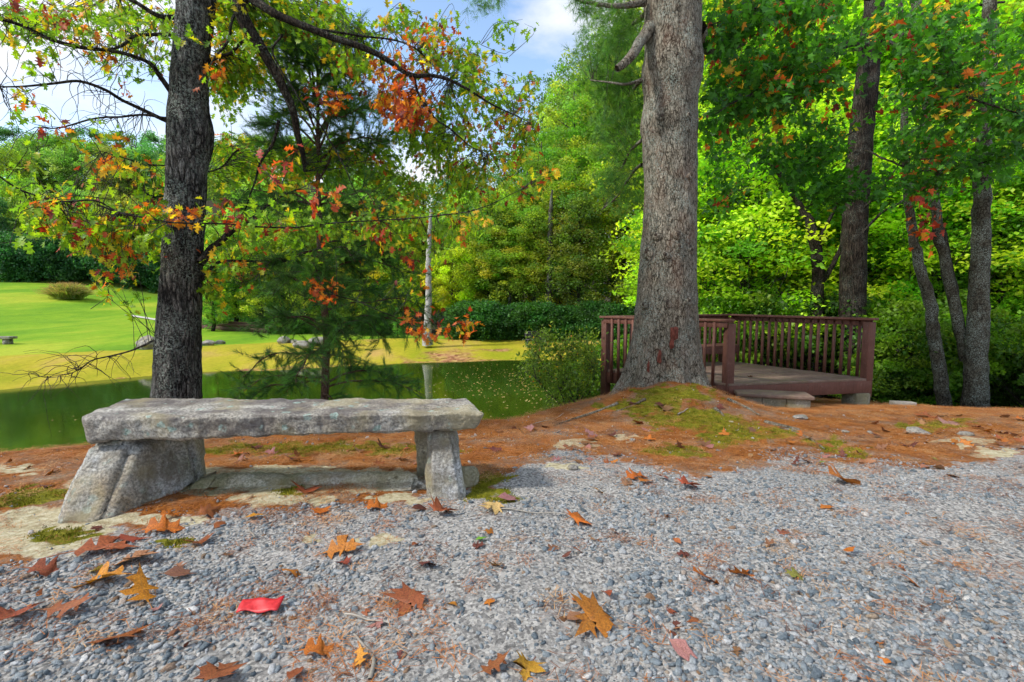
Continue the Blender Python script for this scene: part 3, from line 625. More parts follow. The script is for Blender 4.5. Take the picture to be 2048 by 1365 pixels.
# ------------------------------------------------------------------ oak on the left with limbs over the pond
OY = 4.7; oak = empty("oak_tree", "grey-barked oak behind the left end of the stone bench, limbs over pond", "tree", at(355, 850, OY)); ol = np.array(oak.location); oak_ref = oak
prof = [(0, 358, 428), (50, 355, 424), (100, 350, 416), (160, 345, 413), (210, 341, 414), (240, 340, 420), (265, 339, 425), (290, 338, 422), (320, 337, 414), (350, 336, 409), (450, 331, 405), (520, 328, 403), (600, 322, 401), (700, 315, 398), (790, 309, 398), (850, 305, 404)]
Ov, Of, occ = smooth_trunk(prof, OY, 3.0, 128, 460, .009, (-.2, .5), 5, 5.0, base_drop=.5)
mk("trunk", Ov - ol, Of, M_oak, oak, smooth=True)
def oakl(pix, rad, seed=0, wob=.03, seg=8, mat=M_dark): return pl_limb(pix, rad, "limb", oak, mat, ol, seed, wob, seg)
OB = [oakl([(405, -60, 4.6), (455, -40, 4.5), (480, 10, 4.5), (505, 65, 4.5), (540, 120, 4.6), (568, 180, 4.7), (590, 240, 4.8), (602, 300, 4.9), (606, 345, 5.0)], [.085, .085, .078, .07, .06, .055, .045, .04, .03, .015], 1),
      oakl([(465, -40, 4.5), (520, 10, 4.4), (575, 40, 4.4), (660, 70, 4.4), (740, 102, 4.5), (800, 140, 4.6), (830, 151, 4.6), (870, 152, 4.7), (940, 178, 4.8), (1000, 215, 4.9), (1060, 245, 5)], [.055, .045, .042, .038, .034, .03, .027, .022, .016, .01, .005], 2),
      oakl([(832, 152, 4.6), (842, 185, 4.65), (870, 232, 4.7), (905, 262, 4.8), (940, 290, 4.8), (975, 305, 4.9)], [.016, .014, .012, .01, .007, .004], 3),
      oakl([(405, 528, 4.6), (425, 500, 4.7), (470, 465, 4.8), (505, 438, 4.9), (540, 405, 4.9), (600, 380, 5)], [.05, .04, .034, .026, .018, .008], 4),
      oakl([(404, 560, 4.7), (440, 525, 4.8), (500, 522, 4.9), (570, 525, 5)], [.025, .018, .01, .005], 5),
      oakl([(342, 185, 4.6), (318, 150, 4.5), (300, 125, 4.4), (262, 112, 4.3), (215, 104, 4.2), (150, 95, 4.1), (85, 75, 4.0), (35, 50, 3.9), (-30, 30, 3.8)], [.028, .026, .022, .02, .018, .02, .018, .015, .01], 6),
      oakl([(338, 240, 4.6), (300, 222, 4.5), (255, 200, 4.4), (205, 178, 4.2), (150, 165, 4.1), (90, 172, 4), (0, 170, 3.9)], [.024, .021, .018, .016, .014, .012, .007], 7),
      oakl([(330, 236, 4.5), (290, 230, 4.4), (220, 233, 4.3), (140, 252, 4.1), (70, 252, 4)], [.014, .012, .010, .008, .004], 8),
      oakl([(345, 70, 4.6), (310, 68, 4.5), (270, 72, 4.4), (230, 95, 4.3), (180, 100, 4.2)], [.02, .018, .016, .014, .01], 9),
      oakl([(350, 35, 4.7), (320, 32, 4.6), (280, 10, 4.5), (230, -20, 4.4)], [.03, .026, .022, .02], 10),
      oakl([(318, 676, 4.6), (285, 692, 4.5), (250, 706, 4.5), (190, 720, 4.4), (160, 738, 4.4), (125, 750, 4.3), (80, 752, 4.3)], [.014, .011, .009, .007, .005, .004, .002], 11, .012),
      oakl([(420, -30, 4.8), (410, 110, 4.7), (440, 110, 4.7), (470, 95, 4.6), (495, 78, 4.6)], [.01, .02, .018, .016, .018], 12),
      oakl([(560, 240, 4.7), (545, 285, 4.8), (515, 330, 4.8), (505, 375, 4.8), (480, 425, 4.9)], [.02, .018, .014, .010, .005], 13),
      oakl([(300, 430, 4.2), (240, 425, 4.1), (190, 405, 4.0), (120, 402, 3.9), (50, 385, 3.8), (-10, 350, 3.7)], [.006, .007, .009, .009, .009, .008], 14),
      oakl([(190, 408, 4.0), (250, 430, 4.0), (330, 443, 3.9), (440, 450, 3.9), (560, 455, 4), (640, 448, 4.1), (740, 442, 4.2), (880, 432, 4.3), (960, 415, 4.4), (1040, 380, 4.5)], [.009, .009, .008, .008, .008, .007, .006, .006, .005, .003], 15, .012),
      oakl([(515, -20, 4.6), (470, 30, 4.6), (455, 80, 4.5), (430, 110, 4.5)], [.02, .018, .014, .01], 16),
      oakl([(560, 70, 4.4), (545, 110, 4.5), (600, 190, 4.6), (660, 280, 4.7), (690, 350, 4.7), (740, 440, 4.8)], [.012, .011, .010, .009, .007, .003], 17),
      oakl([(640, 62, 4.5), (720, 72, 4.7), (800, 85, 4.8), (860, 120, 4.9), (900, 160, 5)], [.014, .012, .010, .007, .004], 18),
      oakl([(648, 585, 4.6), (720, 605, 4.5), (800, 640, 4.4), (860, 660, 4.4), (930, 645, 4.4)], [.006, .006, .005, .004, .003], 19, .012),
      oakl([(480, 300, 4.9), (420, 340, 5), (300, 330, 4.8), (200, 300, 4.6)], [.01, .01, .008, .004], 20)]
# twigs: bare curly ones on the sky at the left, and twigs carrying leaves
def curly(start, dirn, length, n=14, droop=.3, seed=0):
    r = np.random.default_rng(seed); d = np.array(dirn, float); d /= np.linalg.norm(d); P = [np.array(start)]
    for _ in range(n):
        d = d + r.normal(0, .22, 3) + [0, 0, -droop / n]; d /= np.linalg.norm(d); P.append(P[-1] + d * length / n)
    return np.array(P)
tw = []
allP = np.vstack([OB[i][0][6:] for i in (5, 6, 7, 8, 10, 4)]); 
for i in range(230):
    j = rng.integers(len(allP)); d = rng.normal(0, 1, 3); d[1] *= .4; d[0] -= .4; C = curly(allP[j], d, rng.uniform(.15, .6), 10, .8, 900 + i); tw.append(tube(C, np.linspace(.0035, .0012, len(C)), 3))
HI = [leaf_shape('oak', .3, .22, 1), leaf_shape('oak', .6, .35, 2), leaf_shape('oak', .15, -.1, 3), leaf_shape('oak', .8, .1, 4)]
LO = [leaf_shape('oak', .35, .25, 5, False), leaf_shape('maple', .35, .25, 5, False)]
HIM = [leaf_shape('maple', .3, .2, 6), leaf_shape('maple', .6, -.15, 7)]
GRN = [(.19, .36, .02), (.28, .44, .02), (.12, .25, .02), (.36, .46, .025)]
YEL = [(.60, .48, .03), (.66, .40, .03), (.48, .46, .02)]
ORG = [(.60, .16, .02), (.52, .10, .02), (.66, .28, .03)]
RED = [(.34, .04, .02), (.20, .03, .02), (.44, .08, .02)]
def zone_leaves(zones, branches, seed, size, leaves=(4, 8), shape_hang=.6, spread=.11):
    """leafy twigs from the nearest limb to points in each zone -> leaf table [pos3, dir3, size, col3], twig list"""
    r = np.random.default_rng(seed); P = np.vstack([b[0] for b in branches]); tab, tws = [], []
    for cx, cy, rx, ry, Y0, Y1, n, mixw in zones:
        for _ in range(n):
            a = r.uniform(0, 6.283); q = math.sqrt(r.random()); px, py, Yz = cx + rx * q * math.cos(a), cy + ry * q * math.sin(a), r.uniform(Y0, Y1)
            if seed == 21 and py < 420 and (1695 < px < 1775 or 1935 < px < 2000) and r.random() < .8: continue
            p = at(px, py, Yz); dd = np.linalg.norm(P - p, axis=1); j = np.argmin(dd + r.random(len(P)) * .12); s = P[j]; Ld = dd[j]
            if Ld > .9: s = p + (s - p) / Ld * .5; Ld = .5; s = s + [0, 0, .1]
            C = spline([s, (s + p) / 2 + r.normal(0, .12 * Ld, 3) + [0, 0, .08 * Ld], p], 8)
            tws.append(tube(C, np.linspace(.0035, .0014, 8), 3))
            w = np.array(mixw, float); fam = r.choice(4, p=w / w.sum()); F_ = [GRN, YEL, ORG, RED][fam]
            m = r.integers(*leaves)
            for _k in range(m):
                t = r.uniform(.45, 1); b = C[min(7, int(t * 7))]; dv = (C[-1] - C[-2]); dv /= np.linalg.norm(dv) + 1e-9
                dv = dv * .5 + r.normal(0, .55, 3) + [0, 0, -shape_hang * r.random()]; dv /= np.linalg.norm(dv)
                fam2 = fam if r.random() < .82 else r.choice(4, p=w / w.sum()); col = np.array([GRN, YEL, ORG, RED][fam2][r.integers(3)]) * (1 + r.normal(0, .15))
                tab.append([*(b + dv * .02 + r.normal(0, spread * .25, 3)), *dv, size * r.uniform(.65, 1.15), *np.clip(col, .005, .9)])
    return np.array(tab), tws
def face_rot(d, r, up=.75):
    d = d / np.linalg.norm(d, axis=1)[:, None]; n = len(d); ref = np.array([0, 0, 1.0]) * up + r.normal(0, .55, (n, 3))
    s = np.cross(d, ref); s /= np.linalg.norm(s, axis=1)[:, None] + 1e-9; u = np.cross(s, d); return np.stack([s, d, u], -1)
def leafy(root, off, tab, shapes_hi, shape_lo, nbig, seed, petal=M_leafo):
    r = np.random.default_rng(seed); dep = tab[:, 6] / tab[:, 1]; px, py = proj(tab[:, :3]); vis = (px > -20) & (px < 2068) & (py > -20)
    order = np.argsort(-dep * vis); big = order[:nbig]; rest = order[nbig:]
    Mx = face_rot(tab[:, 3:6], r); mes = [raw("leaf", v, f, petal, True) for v, f in shapes_hi]
    from mathutils import Matrix
    for i in big:
        o = ob("leaf", mes[r.integers(len(mes))], root); s = tab[i, 6]; m = Matrix((Mx[i] * s).tolist()).to_4x4(); m.translation = Vector(tab[i, :3] - off); o.matrix_local = m; o.color = (*tab[i, 7:10], 1)
    v, f, c = place(*shape_lo, tab[rest, :3] - off, Mx[rest], tab[rest, 6], tab[rest, 7:10])
    tag(mk("foliage", v, f, M_leaf, root, cols=c, smooth=True), kind='stuff')
    return big
OZ = [  # cx cy rx ry Y0 Y1 n (green yellow orange red)
 (60, 40, 75, 45, 3.6, 5.5, 26, (6, 3, 1, 2)), (170, 40, 80, 45, 3.6, 5.5, 36, (7, 3, 1, 1)), (280, 50, 60, 50, 3.8, 6, 32, (8, 3, .5, .5)), (40, 85, 50, 30, 4, 6, 12, (8, 1, 0, 0)),
 (250, 130, 80, 35, 4.5, 6.5, 26, (9, 1, .5, .3)), (330, 60, 22, 50, 4.8, 6, 10, (8, 3, 1, 0)), (200, 120, 40, 25, 3.5, 5, 5, (2, 1, 3, 2)), (70, 125, 40, 25, 3.5, 4.5, 4, (1, 1, 2, 2)),
 (60, 205, 50, 30, 3.3, 4.3, 4, (3, 2, 2, 1)), (30, 260, 45, 40, 2.8, 3.8, 3, (3, 3, 2, 1)), (110, 280, 50, 25, 3.4, 4.3, 2, (2, 2, 2, 1)), (250, 285, 70, 25, 4, 5, 5, (6, 2, 1, 1)), (260, 325, 60, 22, 4, 5, 12, (2, 5, 3, .5)),
 (30, 360, 45, 30, 3, 4.2, 4, (5, 2, 0, 0)), (60, 420, 60, 25, 2.8, 3.8, 7, (4, 2, 3, 1)), (150, 470, 100, 30, 3.8, 4.8, 34, (8, 3, 1, 2)), (230, 500, 90, 35, 3.8, 4.8, 40, (7, 3, 1, 2)), (215, 545, 50, 30, 4, 4.8, 10, (2, 2, 2, 3)),
 (300, 450, 40, 60, 4, 5, 18, (7, 2, 1, 1)), (20, 490, 30, 20, 2.6, 3.2, 2, (4, 0, 0, 0)), (320, 430, 40, 14, 3.6, 4.1, 3, (1, 2, 3, 1)), (370, 425, 40, 16, 3.7, 4.1, 3, (0, 2, 5, 2)),
 (460, 50, 45, 60, 4.2, 6.5, 34, (5, 5, 1, .2)), (540, 50, 60, 60, 4.6, 7, 50, (7, 4, .6, .3)), (640, 60, 70, 60, 4.8, 7, 60, (8, 3, .8, .6)), (700, 100, 60, 60, 5, 7, 40, (9, 1, .5, .3)),
 (520, 160, 70, 60, 4.8, 7, 40, (7, 4, .5, .2)), (460, 190, 40, 50, 5, 7, 22, (8, 2, .5, 0)), (430, 165, 20, 30, 4.4, 5, 6, (2, 3, 3, 0)), (640, 180, 80, 60, 5, 7, 26, (8, 2, .3, .2)),
 (700, 150, 30, 25, 4.6, 5, 8, (3, 0, 2, 4)), (790, 180, 62, 60, 4.3, 5.6, 22, (1, .6, 7, 2)), (815, 225, 48, 36, 4.3, 5.4, 19, (0, .3, 8, 3)), (675, 195, 20, 16, 4.5, 5, 5, (0, 1, 5, 3)), (760, 225, 20, 20, 4.6, 5, 7, (1, 1, 5, 1)),
 (860, 90, 45, 40, 4.6, 5.8, 20, (2, 2, 2.5, 3)), (800, 40, 40, 30, 5, 6, 8, (6, 1, 1, 0)), (900, 45, 35, 30, 5, 5.6, 7, (3, 1, 2, 1)), (920, 130, 60, 50, 4.8, 6.2, 30, (7, 2, 1.5, .4)), (980, 160, 50, 60, 5, 6.4, 30, (8, 2, 1, .3)),
 (1050, 210, 45, 60, 5, 6.4, 34, (6, 3, 2, 1)), (940, 240, 60, 50, 5, 6.4, 34, (7, 2, 1.5, .4)), (850, 290, 90, 40, 5.2, 7, 50, (9, 2, .6, .2)), (1000, 290, 60, 50, 5.2, 6.6, 36, (7, 3, 1.5, .5)), (1040, 30, 18, 26, 5, 5.4, 5, (9, 0, 0, 0)),
 (690, 330, 110, 50, 5.4, 7.5, 70, (9, 2, .4, .2)), (560, 330, 90, 50, 5.2, 7.5, 44, (8, 3, .6, .2)), (840, 370, 110, 50, 5.4, 7.5, 60, (8, 3, .6, .6)), (470, 330, 50, 60, 5.4, 7.5, 30, (8, 3, .5, 0)),
 (980, 380, 70, 40, 5, 6.5, 24, (5, 3, 1, 3)), (1070, 360, 60, 40, 4.2, 5.4, 14, (3, 2, 2, 3)), (560, 360, 50, 24, 2.6, 3.0, 3, (0, 1, 2, 4)), (640, 390, 40, 14, 2.6, 3.0, 2, (0, 0, 1, 4)), (530, 425, 110, 30, 3.6, 4.6, 11, (5, 2, 2, 3)), (440, 420, 50, 30, 3.8, 4.6, 7, (1, 2, 4, 3)),
 (560, 470, 110, 30, 4, 5, 12, (3, 1, 1, 3)), (800, 450, 110, 40, 4.2, 5.4, 20, (5, 2, 1, 3)), (900, 470, 80, 40, 4.2, 5.2, 12, (4, 2, 1, 3)), (700, 500, 100, 50, 4.4, 5.6, 9, (3, 1, 1, 4)), (860, 530, 50, 40, 4.2, 5, 6, (2, 1, 1, 3)),
 (640, 580, 30, 26, 4.2, 4.8, 4, (0, 1, 4, 2)), (470, 530, 60, 60, 4.2, 5.6, 18, (5, 2, 1.5, 2)), (440, 600, 30, 40, 4.6, 5.4, 8, (5, 2, 2, 2)), (860, 625, 50, 26, 4.2, 4.6, 4, (0, 1, 3, 5)), (890, 665, 75, 12, 4.2, 4.6, 7, (0, 2, 7, 3)), (950, 640, 30, 14, 4.3, 4.6, 3, (0, 2, 4, 3)), (840, 650, 20, 30, 4.3, 4.6, 2, (0, 1, 4, 3)),
]
OZ = [(a, b, c, d, e, f, int(n * (1.45 if 430 < a < 880 and b < 400 and w[0] > 2 else .62 if a >= 880 and b < 400 else 1) * (1.25 if a < 335 and b < 350 else 2.0 if f > 4.7 or n > 20 else 1.1)), (w[0] * (1.9 if a > 430 else 1.4), w[1] * .9, w[2] * (.5 if w[2] < 3 else 1), w[3] * (.5 if w[2] < 3 else 1))) for a, b, c, d, e, f, n, w in OZ]
tab, tws = zone_leaves(OZ, OB, 11, .078, (5, 10))
leafy(oak, ol, tab, HI, LO[0], 300, 12)
tv, tf, _ = cat_([t for t in tw + tws]); tag(mk("twigs", tv - ol, tf, M_twig, oak), kind='stuff')

# ------------------------------------------------------------------ young pine behind the bench
YY = 5.4; yp = empty("young_pine_tree", "slender young pine with open whorls of needles behind the bench", "tree", at(650, 850, YY)); yl = np.array(yp.location)
tp = [at(650, 880, YY), at(651, 790, YY), at(652, 690, YY), at(648, 600, YY), at(641, 500, YY), at(638, 400, YY), at(636, 250, YY), at(634, 100, YY), at(634, -20, YY)]
v, f, TP, TR = limb(tp, [.045, .043, .042, .038, .032, .026, .018, .010, .004], 10, 80, .01, 4); mk("trunk", v - yl, f, M_young, yp, smooth=True)
ybr = []
for k, (py, ln, up, nb) in enumerate([(775, 1.15, .02, 5), (700, 1.25, -.02, 6), (668, 1.2, .05, 5), (600, 1.35, .1, 6), (545, 1.2, .12, 4), (500, 1.15, .15, 6), (420, 1.1, .2, 6), (350, .95, .3, 6), (280, .85, .4, 5), (200, .65, .5, 5), (130, .5, .6, 4)]):
    b0 = at(np.interp(py, [100, 400, 600, 800], [634, 638, 648, 651]), py, YY)
    for j in range(nb):
        a = j / nb * 6.283 + k * 1.1 + rng.normal(0, .4); L_ = ln * rng.uniform(.55, 1.15); up = up + rng.normal(0, .12); b0 = at(np.interp(py, [100, 400, 600, 800], [634, 638, 648, 651]), py + rng.normal(0, 14), YY)
        d = np.array([math.cos(a), math.sin(a) * .75, 0]); e = b0 + d * L_ + [0, 0, up * L_ - .16 * L_]
        m1 = b0 + d * L_ * .35 + [0, 0, up * L_ * .6 + .05]; m2 = b0 + d * L_ * .7 + [0, 0, up * L_ * .8 + .02]
        v, f, P, r_ = limb([b0, m1, m2, e], [.014, .010, .007, .003], 6, 22, .05, k * 10 + j)
        mk("branch", v - yl, f, M_young, yp, smooth=True); ybr.append(P)
T, tw2 = [], []
for P in ybr:
    for q in range(34):
        t = rng.uniform(.25, 1); b = P[int(t * 21)]; dd = P[-1] - P[0]; dd /= np.linalg.norm(dd); side = np.cross(dd, [0, 0, 1]) * rng.choice([-1, 1])
        d = dd * .5 + side * rng.uniform(.2, .8) + rng.normal(0, .5, 3) + [0, 0, -.1]; d /= np.linalg.norm(d); l_ = rng.uniform(.08, .34); e = b + d * l_
        tw2.append(tube(np.array([b, (b + e) / 2 + [0, 0, .015], e]), [.003, .0025, .0015], 3))
        for s in (.3, .55, .8, 1): T.append([*(b + d * l_ * s), *(d + rng.normal(0, .25, 3) + [0, 0, .05])])
T = np.array(T); n = len(T)
nv, nf, nc = tufts(T[:, :3], T[:, 3:], .105 * rng.uniform(.7, 1.2, n), pal(n, [(.06, .17, .03), (.10, .25, .035), (.045, .12, .025)]), n=24, w=.012, seed=9)
tag(mk("needle_foliage", nv - yl, nf, M_needle, yp, cols=nc), kind='stuff'); tv, tf, _ = cat_(tw2); tag(mk("twigs", tv - yl, tf, M_twig, yp), kind='stuff')

# ------------------------------------------------------------------ crown prototypes
def crown(n_cl, per, ctr, rad, clr, leaf, palette, seed, layered=False, fill=.35, w=None, shape=None, jit=.2):
    r = np.random.default_rng(seed); d = r.normal(size=(n_cl, 3)); d /= np.linalg.norm(d, axis=1)[:, None]
    q = (fill + (1 - fill) * r.random(n_cl) ** .6)[:, None]; C = np.array(ctr) + d * q * np.array(rad)
    if shape == 'cone':
        h = r.random(n_cl) ** 1.5; a = r.uniform(0, 6.283, n_cl); rr = (1 - h) * r.uniform(.5, 1, n_cl)
        C = np.stack([np.cos(a) * rr * rad[0], np.sin(a) * rr * rad[1], ctr[2] - rad[2] + h * 2 * rad[2]], -1)
    cs = clr * r.uniform(.6, 1.25, n_cl); ccol = pal(n_cl, palette, jit, w, r)
    off = r.normal(size=(n_cl, per, 3)); off /= np.linalg.norm(off, axis=2)[..., None] + 1e-9; off *= (r.random((n_cl, per)) ** .45)[..., None]
    if layered: off[..., 2] *= .38; off[..., 2] -= .2 * (off[..., 0] ** 2 + off[..., 1] ** 2)
    else: off[..., 2] *= .75
    P = (C[:, None] + off * cs[:, None, None]).reshape(-1, 3); n = len(P)
    cl = np.repeat(ccol, per, 0) * (1 + r.normal(0, .16, (n, 1)))
    if layered: M = rots(n, .55, r)
    else: M = rots(n, .8, r)
    lv = np.array([[0, -.5, 0], [.38, .05, .10], [0, .5, -.05], [-.38, .05, .10]]); lf = np.array([[0, 1, 2], [0, 2, 3]])
    v, f, c = place(lv, lf, P, M, leaf * r.uniform(.7, 1.3, n), np.clip(cl, .004, .8))
    return v, f, c, C
def limbs_mesh(C, base, h0, r0, seed, every=3, bend=.3):
    r = np.random.default_rng(seed); tw = []
    for c in C[::every]:
        hz = max(h0, c[2] - np.hypot(c[0], c[1]) * r.uniform(.5, 1.1)); s = np.array([0, 0, hz]); m = (s + c) / 2 + [0, 0, -.06 * np.linalg.norm(c - s)] + r.normal(0, .05 * np.linalg.norm(c - s), 3)
        tw.append(tube(spline([s, m, c], 6), np.linspace(r0, r0 * .25, 6), 4))
    return cat_(tw)[:2]
def trunk_mesh(h, r0, seed, lean=.03, seg=9):
    r = np.random.default_rng(seed); z = np.linspace(-.5, h, 14); P = np.stack([np.cumsum(r.normal(0, lean, 14)), np.cumsum(r.normal(0, lean, 14)), z], -1); P[:, :2] -= P[1, :2]
    return tube(P, r0 * np.interp(z / h, [-.1, 0, .1, 1], [1.4, 1.25, 1, .2]), seg)
G_FAR = [(.19, .34, .06), (.25, .41, .06), (.14, .27, .05), (.30, .42, .07)]
G_YEL = [(.26, .30, .025), (.19, .27, .02), (.34, .31, .03), (.12, .22, .02)]
G_BLUE = [(.055, .13, .05), (.08, .165, .06), (.045, .10, .04)]
G_MAP = [(.15, .32, .02), (.21, .40, .022), (.09, .21, .02), (.32, .46, .025), (.25, .42, .02)]
G_DARK = [(.05, .12, .03), (.07, .16, .035), (.035, .09, .025)]
PROT = {}
def proto(key, th, tr, bark_m, args, limb_every=3, lr=.04, h0=1.5, seed=0, mat=M_leaf, lean=.03):
    v, f, c, C = crown(**args); cm = mk("crown", v, f, mat, cols=c); tv, tf = trunk_mesh(th, tr, seed, lean)
    tm = raw("trunk", tv, tf, bark_m, True); lm = None
    if limb_every:
        lv, lf = limbs_mesh(C, None, h0, lr, seed, limb_every); lm = raw("limbs", lv, lf, bark_m)
    me = cm.data; bpy.data.objects.remove(cm); PROT[key] = (me, tm, lm)
proto('round', 12, .22, M_dark, dict(n_cl=110, per=150, ctr=(0, 0, 9.5), rad=(4.3, 4.3, 5.0), clr=1.25, leaf=.26, palette=G_FAR, seed=1, fill=.55), 3, .06, 4, 1)
proto('round2', 12, .22, M_dark, dict(n_cl=90, per=170, ctr=(0, 0, 9), rad=(4.8, 4.6, 4.4), clr=1.4, leaf=.26, palette=G_FAR, seed=2, fill=.5), 3, .06, 4, 2)
proto('tall', 21, .24, M_mottled, dict(n_cl=150, per=120, ctr=(0, 0, 15), rad=(2.9, 2.9, 8.5), clr=.95, leaf=.20, palette=[(.20, .38, .05), (.27, .44, .05), (.15, .30, .045), (.34, .44, .05)], seed=3, fill=.3), 2, .04, 6, 3, lean=.08)
proto('vine', 13, .2, M_dark, dict(n_cl=130, per=130, ctr=(0, 0, 7.2), rad=(2.2, 2.2, 7.0), clr=.85, leaf=.16, palette=[(.19, .34, .035), (.29, .40, .035), (.12, .24, .03), (.42, .42, .05)], seed=4, fill=.3), 2, .03, 2, 4, lean=.06)
proto('maple', 8, .10, M_dark, dict(n_cl=170, per=130, ctr=(0, 0, 4.9), rad=(2.7, 2.7, 4.2), clr=.75, leaf=.115, palette=G_MAP, seed=5, layered=True, fill=.25), 1, .018, .8, 5, lean=.06)
proto('maple2', 7, .09, M_mottled, dict(n_cl=150, per=140, ctr=(0, 0, 4.3), rad=(2.9, 2.7, 3.9), clr=.85, leaf=.12, palette=G_MAP, seed=6, layered=True, fill=.2), 1, .018, .8, 6, lean=.08)
proto('shrub', 1.2, .03, M_dark, dict(n_cl=70, per=110, ctr=(0, 0, .95), rad=(1.15, 1.15, .85), clr=.36, leaf=.075, palette=[(.08, .19, .02), (.12, .26, .022), (.055, .14, .018), (.18, .32, .02)], seed=7, layered=True, fill=.3), 1, .008, .1, 7)
proto('hedge', 1.5, .05, M_dark, dict(n_cl=90, per=120, ctr=(0, 0, 1.5), rad=(2.0, 1.6, 1.45), clr=.6, leaf=.15, palette=G_DARK, seed=8, fill=.5), 0, seed=8)
proto('conifer', 9, .12, M_dark, dict(n_cl=150, per=110, ctr=(0, 0, 4.9), rad=(2.3, 2.3, 4.7), clr=.6, leaf=.14, palette=G_DARK, seed=9, layered=True, shape='cone'), 0, seed=9)
ORD = ["", "second", "third", "fourth", "fifth", "sixth", "seventh", "eighth", "ninth", "tenth", "eleventh", "twelfth", "thirteenth", "fourteenth", "fifteenth", "sixteenth", "seventeenth", "eighteenth", "nineteenth", "twentieth"]
def nth(i, n):
    if i == 0: return "leftmost"
    if i == n - 1: return "rightmost"
    if i < 20: return ORD[i] + " from left"
    j = n - 1 - i
    return ORD[j] + " from right" if 0 < j < 20 else "middle"
def grove(name, cat, phrase, group, rows):
    """rows (px, Y, key, scale, zscale, tint, z_override)"""
    rows = sorted(rows, key=lambda q: q[0]); n = len(rows)
    for i, (px, Yt, key, s, zs, tint) in enumerate(rows):
        x = (px - 1024) / F * Yt; z = gzf(x, Yt) - .15
        lab = (nth(i, n).replace(" from left", "").replace(" from right", " last") + " " + phrase if n > 1 else phrase)
        o = empty(name, lab if n > 1 else phrase, cat, (x, Yt, z), group, rng.uniform(0, 6.28)); o.scale = (s, s, s * zs)
        me, tm, lm = PROT[key]; cr_ = ob("crown", me, o); cr_.color = (*tint, 1); ob("trunk", tm, o)
        if lm: tag(ob("branches", lm, o), kind='stuff')
W = (1, 1, 1)
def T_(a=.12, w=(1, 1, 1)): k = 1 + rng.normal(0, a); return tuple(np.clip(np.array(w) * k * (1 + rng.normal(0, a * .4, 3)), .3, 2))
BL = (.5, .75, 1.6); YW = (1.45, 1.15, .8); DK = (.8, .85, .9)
grove("hill_tree", "tree", "round-crowned tree on the wooded hill beyond the lawn, nearer the crest", "trees on the far hill",
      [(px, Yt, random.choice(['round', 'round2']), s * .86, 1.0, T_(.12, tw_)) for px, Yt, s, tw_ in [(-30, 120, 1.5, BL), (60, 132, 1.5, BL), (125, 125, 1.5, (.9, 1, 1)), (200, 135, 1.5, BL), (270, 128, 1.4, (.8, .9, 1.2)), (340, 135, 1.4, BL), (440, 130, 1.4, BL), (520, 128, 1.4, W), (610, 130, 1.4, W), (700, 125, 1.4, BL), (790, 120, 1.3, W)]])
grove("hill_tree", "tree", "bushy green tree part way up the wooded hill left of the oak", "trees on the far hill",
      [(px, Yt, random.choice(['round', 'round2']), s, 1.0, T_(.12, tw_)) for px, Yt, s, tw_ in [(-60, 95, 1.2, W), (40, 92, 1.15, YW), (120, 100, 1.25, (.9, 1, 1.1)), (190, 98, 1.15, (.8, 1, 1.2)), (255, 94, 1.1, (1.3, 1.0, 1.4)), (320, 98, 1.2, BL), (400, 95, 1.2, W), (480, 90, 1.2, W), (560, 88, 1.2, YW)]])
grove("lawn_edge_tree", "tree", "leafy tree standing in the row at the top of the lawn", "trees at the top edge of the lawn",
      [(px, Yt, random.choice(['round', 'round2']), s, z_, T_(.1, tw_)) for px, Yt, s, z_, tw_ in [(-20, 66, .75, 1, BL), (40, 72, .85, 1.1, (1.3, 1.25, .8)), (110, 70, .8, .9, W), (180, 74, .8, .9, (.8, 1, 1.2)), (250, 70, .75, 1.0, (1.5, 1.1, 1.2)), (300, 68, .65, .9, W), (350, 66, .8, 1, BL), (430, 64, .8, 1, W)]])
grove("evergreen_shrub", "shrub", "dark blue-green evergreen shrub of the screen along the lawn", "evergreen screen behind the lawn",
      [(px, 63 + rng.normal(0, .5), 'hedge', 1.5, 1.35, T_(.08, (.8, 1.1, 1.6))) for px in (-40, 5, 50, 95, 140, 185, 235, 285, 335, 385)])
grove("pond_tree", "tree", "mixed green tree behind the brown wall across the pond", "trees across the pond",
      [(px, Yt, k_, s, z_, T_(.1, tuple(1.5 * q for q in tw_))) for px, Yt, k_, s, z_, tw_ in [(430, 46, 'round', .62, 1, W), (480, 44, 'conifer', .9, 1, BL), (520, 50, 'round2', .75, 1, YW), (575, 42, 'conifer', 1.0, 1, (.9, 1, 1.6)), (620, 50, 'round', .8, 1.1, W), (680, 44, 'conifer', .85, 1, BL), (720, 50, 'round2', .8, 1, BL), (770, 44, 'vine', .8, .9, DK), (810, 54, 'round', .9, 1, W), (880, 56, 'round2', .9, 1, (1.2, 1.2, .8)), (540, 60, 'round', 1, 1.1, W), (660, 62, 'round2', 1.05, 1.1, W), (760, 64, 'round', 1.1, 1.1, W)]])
grove("yellow_tree", "tree", "yellow-green tree glowing behind the pale trunk across the pond", "yellow trees across the pond",
      [(905, 33, 'round', .42, 1.0, (2.1, 1.6, .5)), (850, 34, 'round2', .36, .95, (2.2, 1.6, .5)), (955, 36, 'vine', .7, .75, (1.9, 1.5, .6))])
grove("poplar_tree", "tree", "tall slim-trunked tree in the high wood beyond the pond", "tall trees beyond the pond",
      [(px, Yt, 'tall', s, z_, T_(.1, tw_)) for px, Yt, s, z_, tw_ in [(985, 44, .85, .72, BL), (1010, 40, .8, .62, W), (1040, 46, .95, .85, W), (1085, 38, .8, .86, (.9, 1, 1)), (1110, 48, 1.0, 1.0, W), (1150, 40, .95, .95, W), (1190, 44, 1.05, 1.05, (.95, 1.1, 1)), (1225, 38, .95, .95, W), (1265, 44, 1.1, 1.1, W), (1130, 56, 1.1, 1.15, W), (1240, 54, 1.2, 1.2, W), (940, 50, .9, .8, W), (900, 60, 1.0, .8, BL)]])
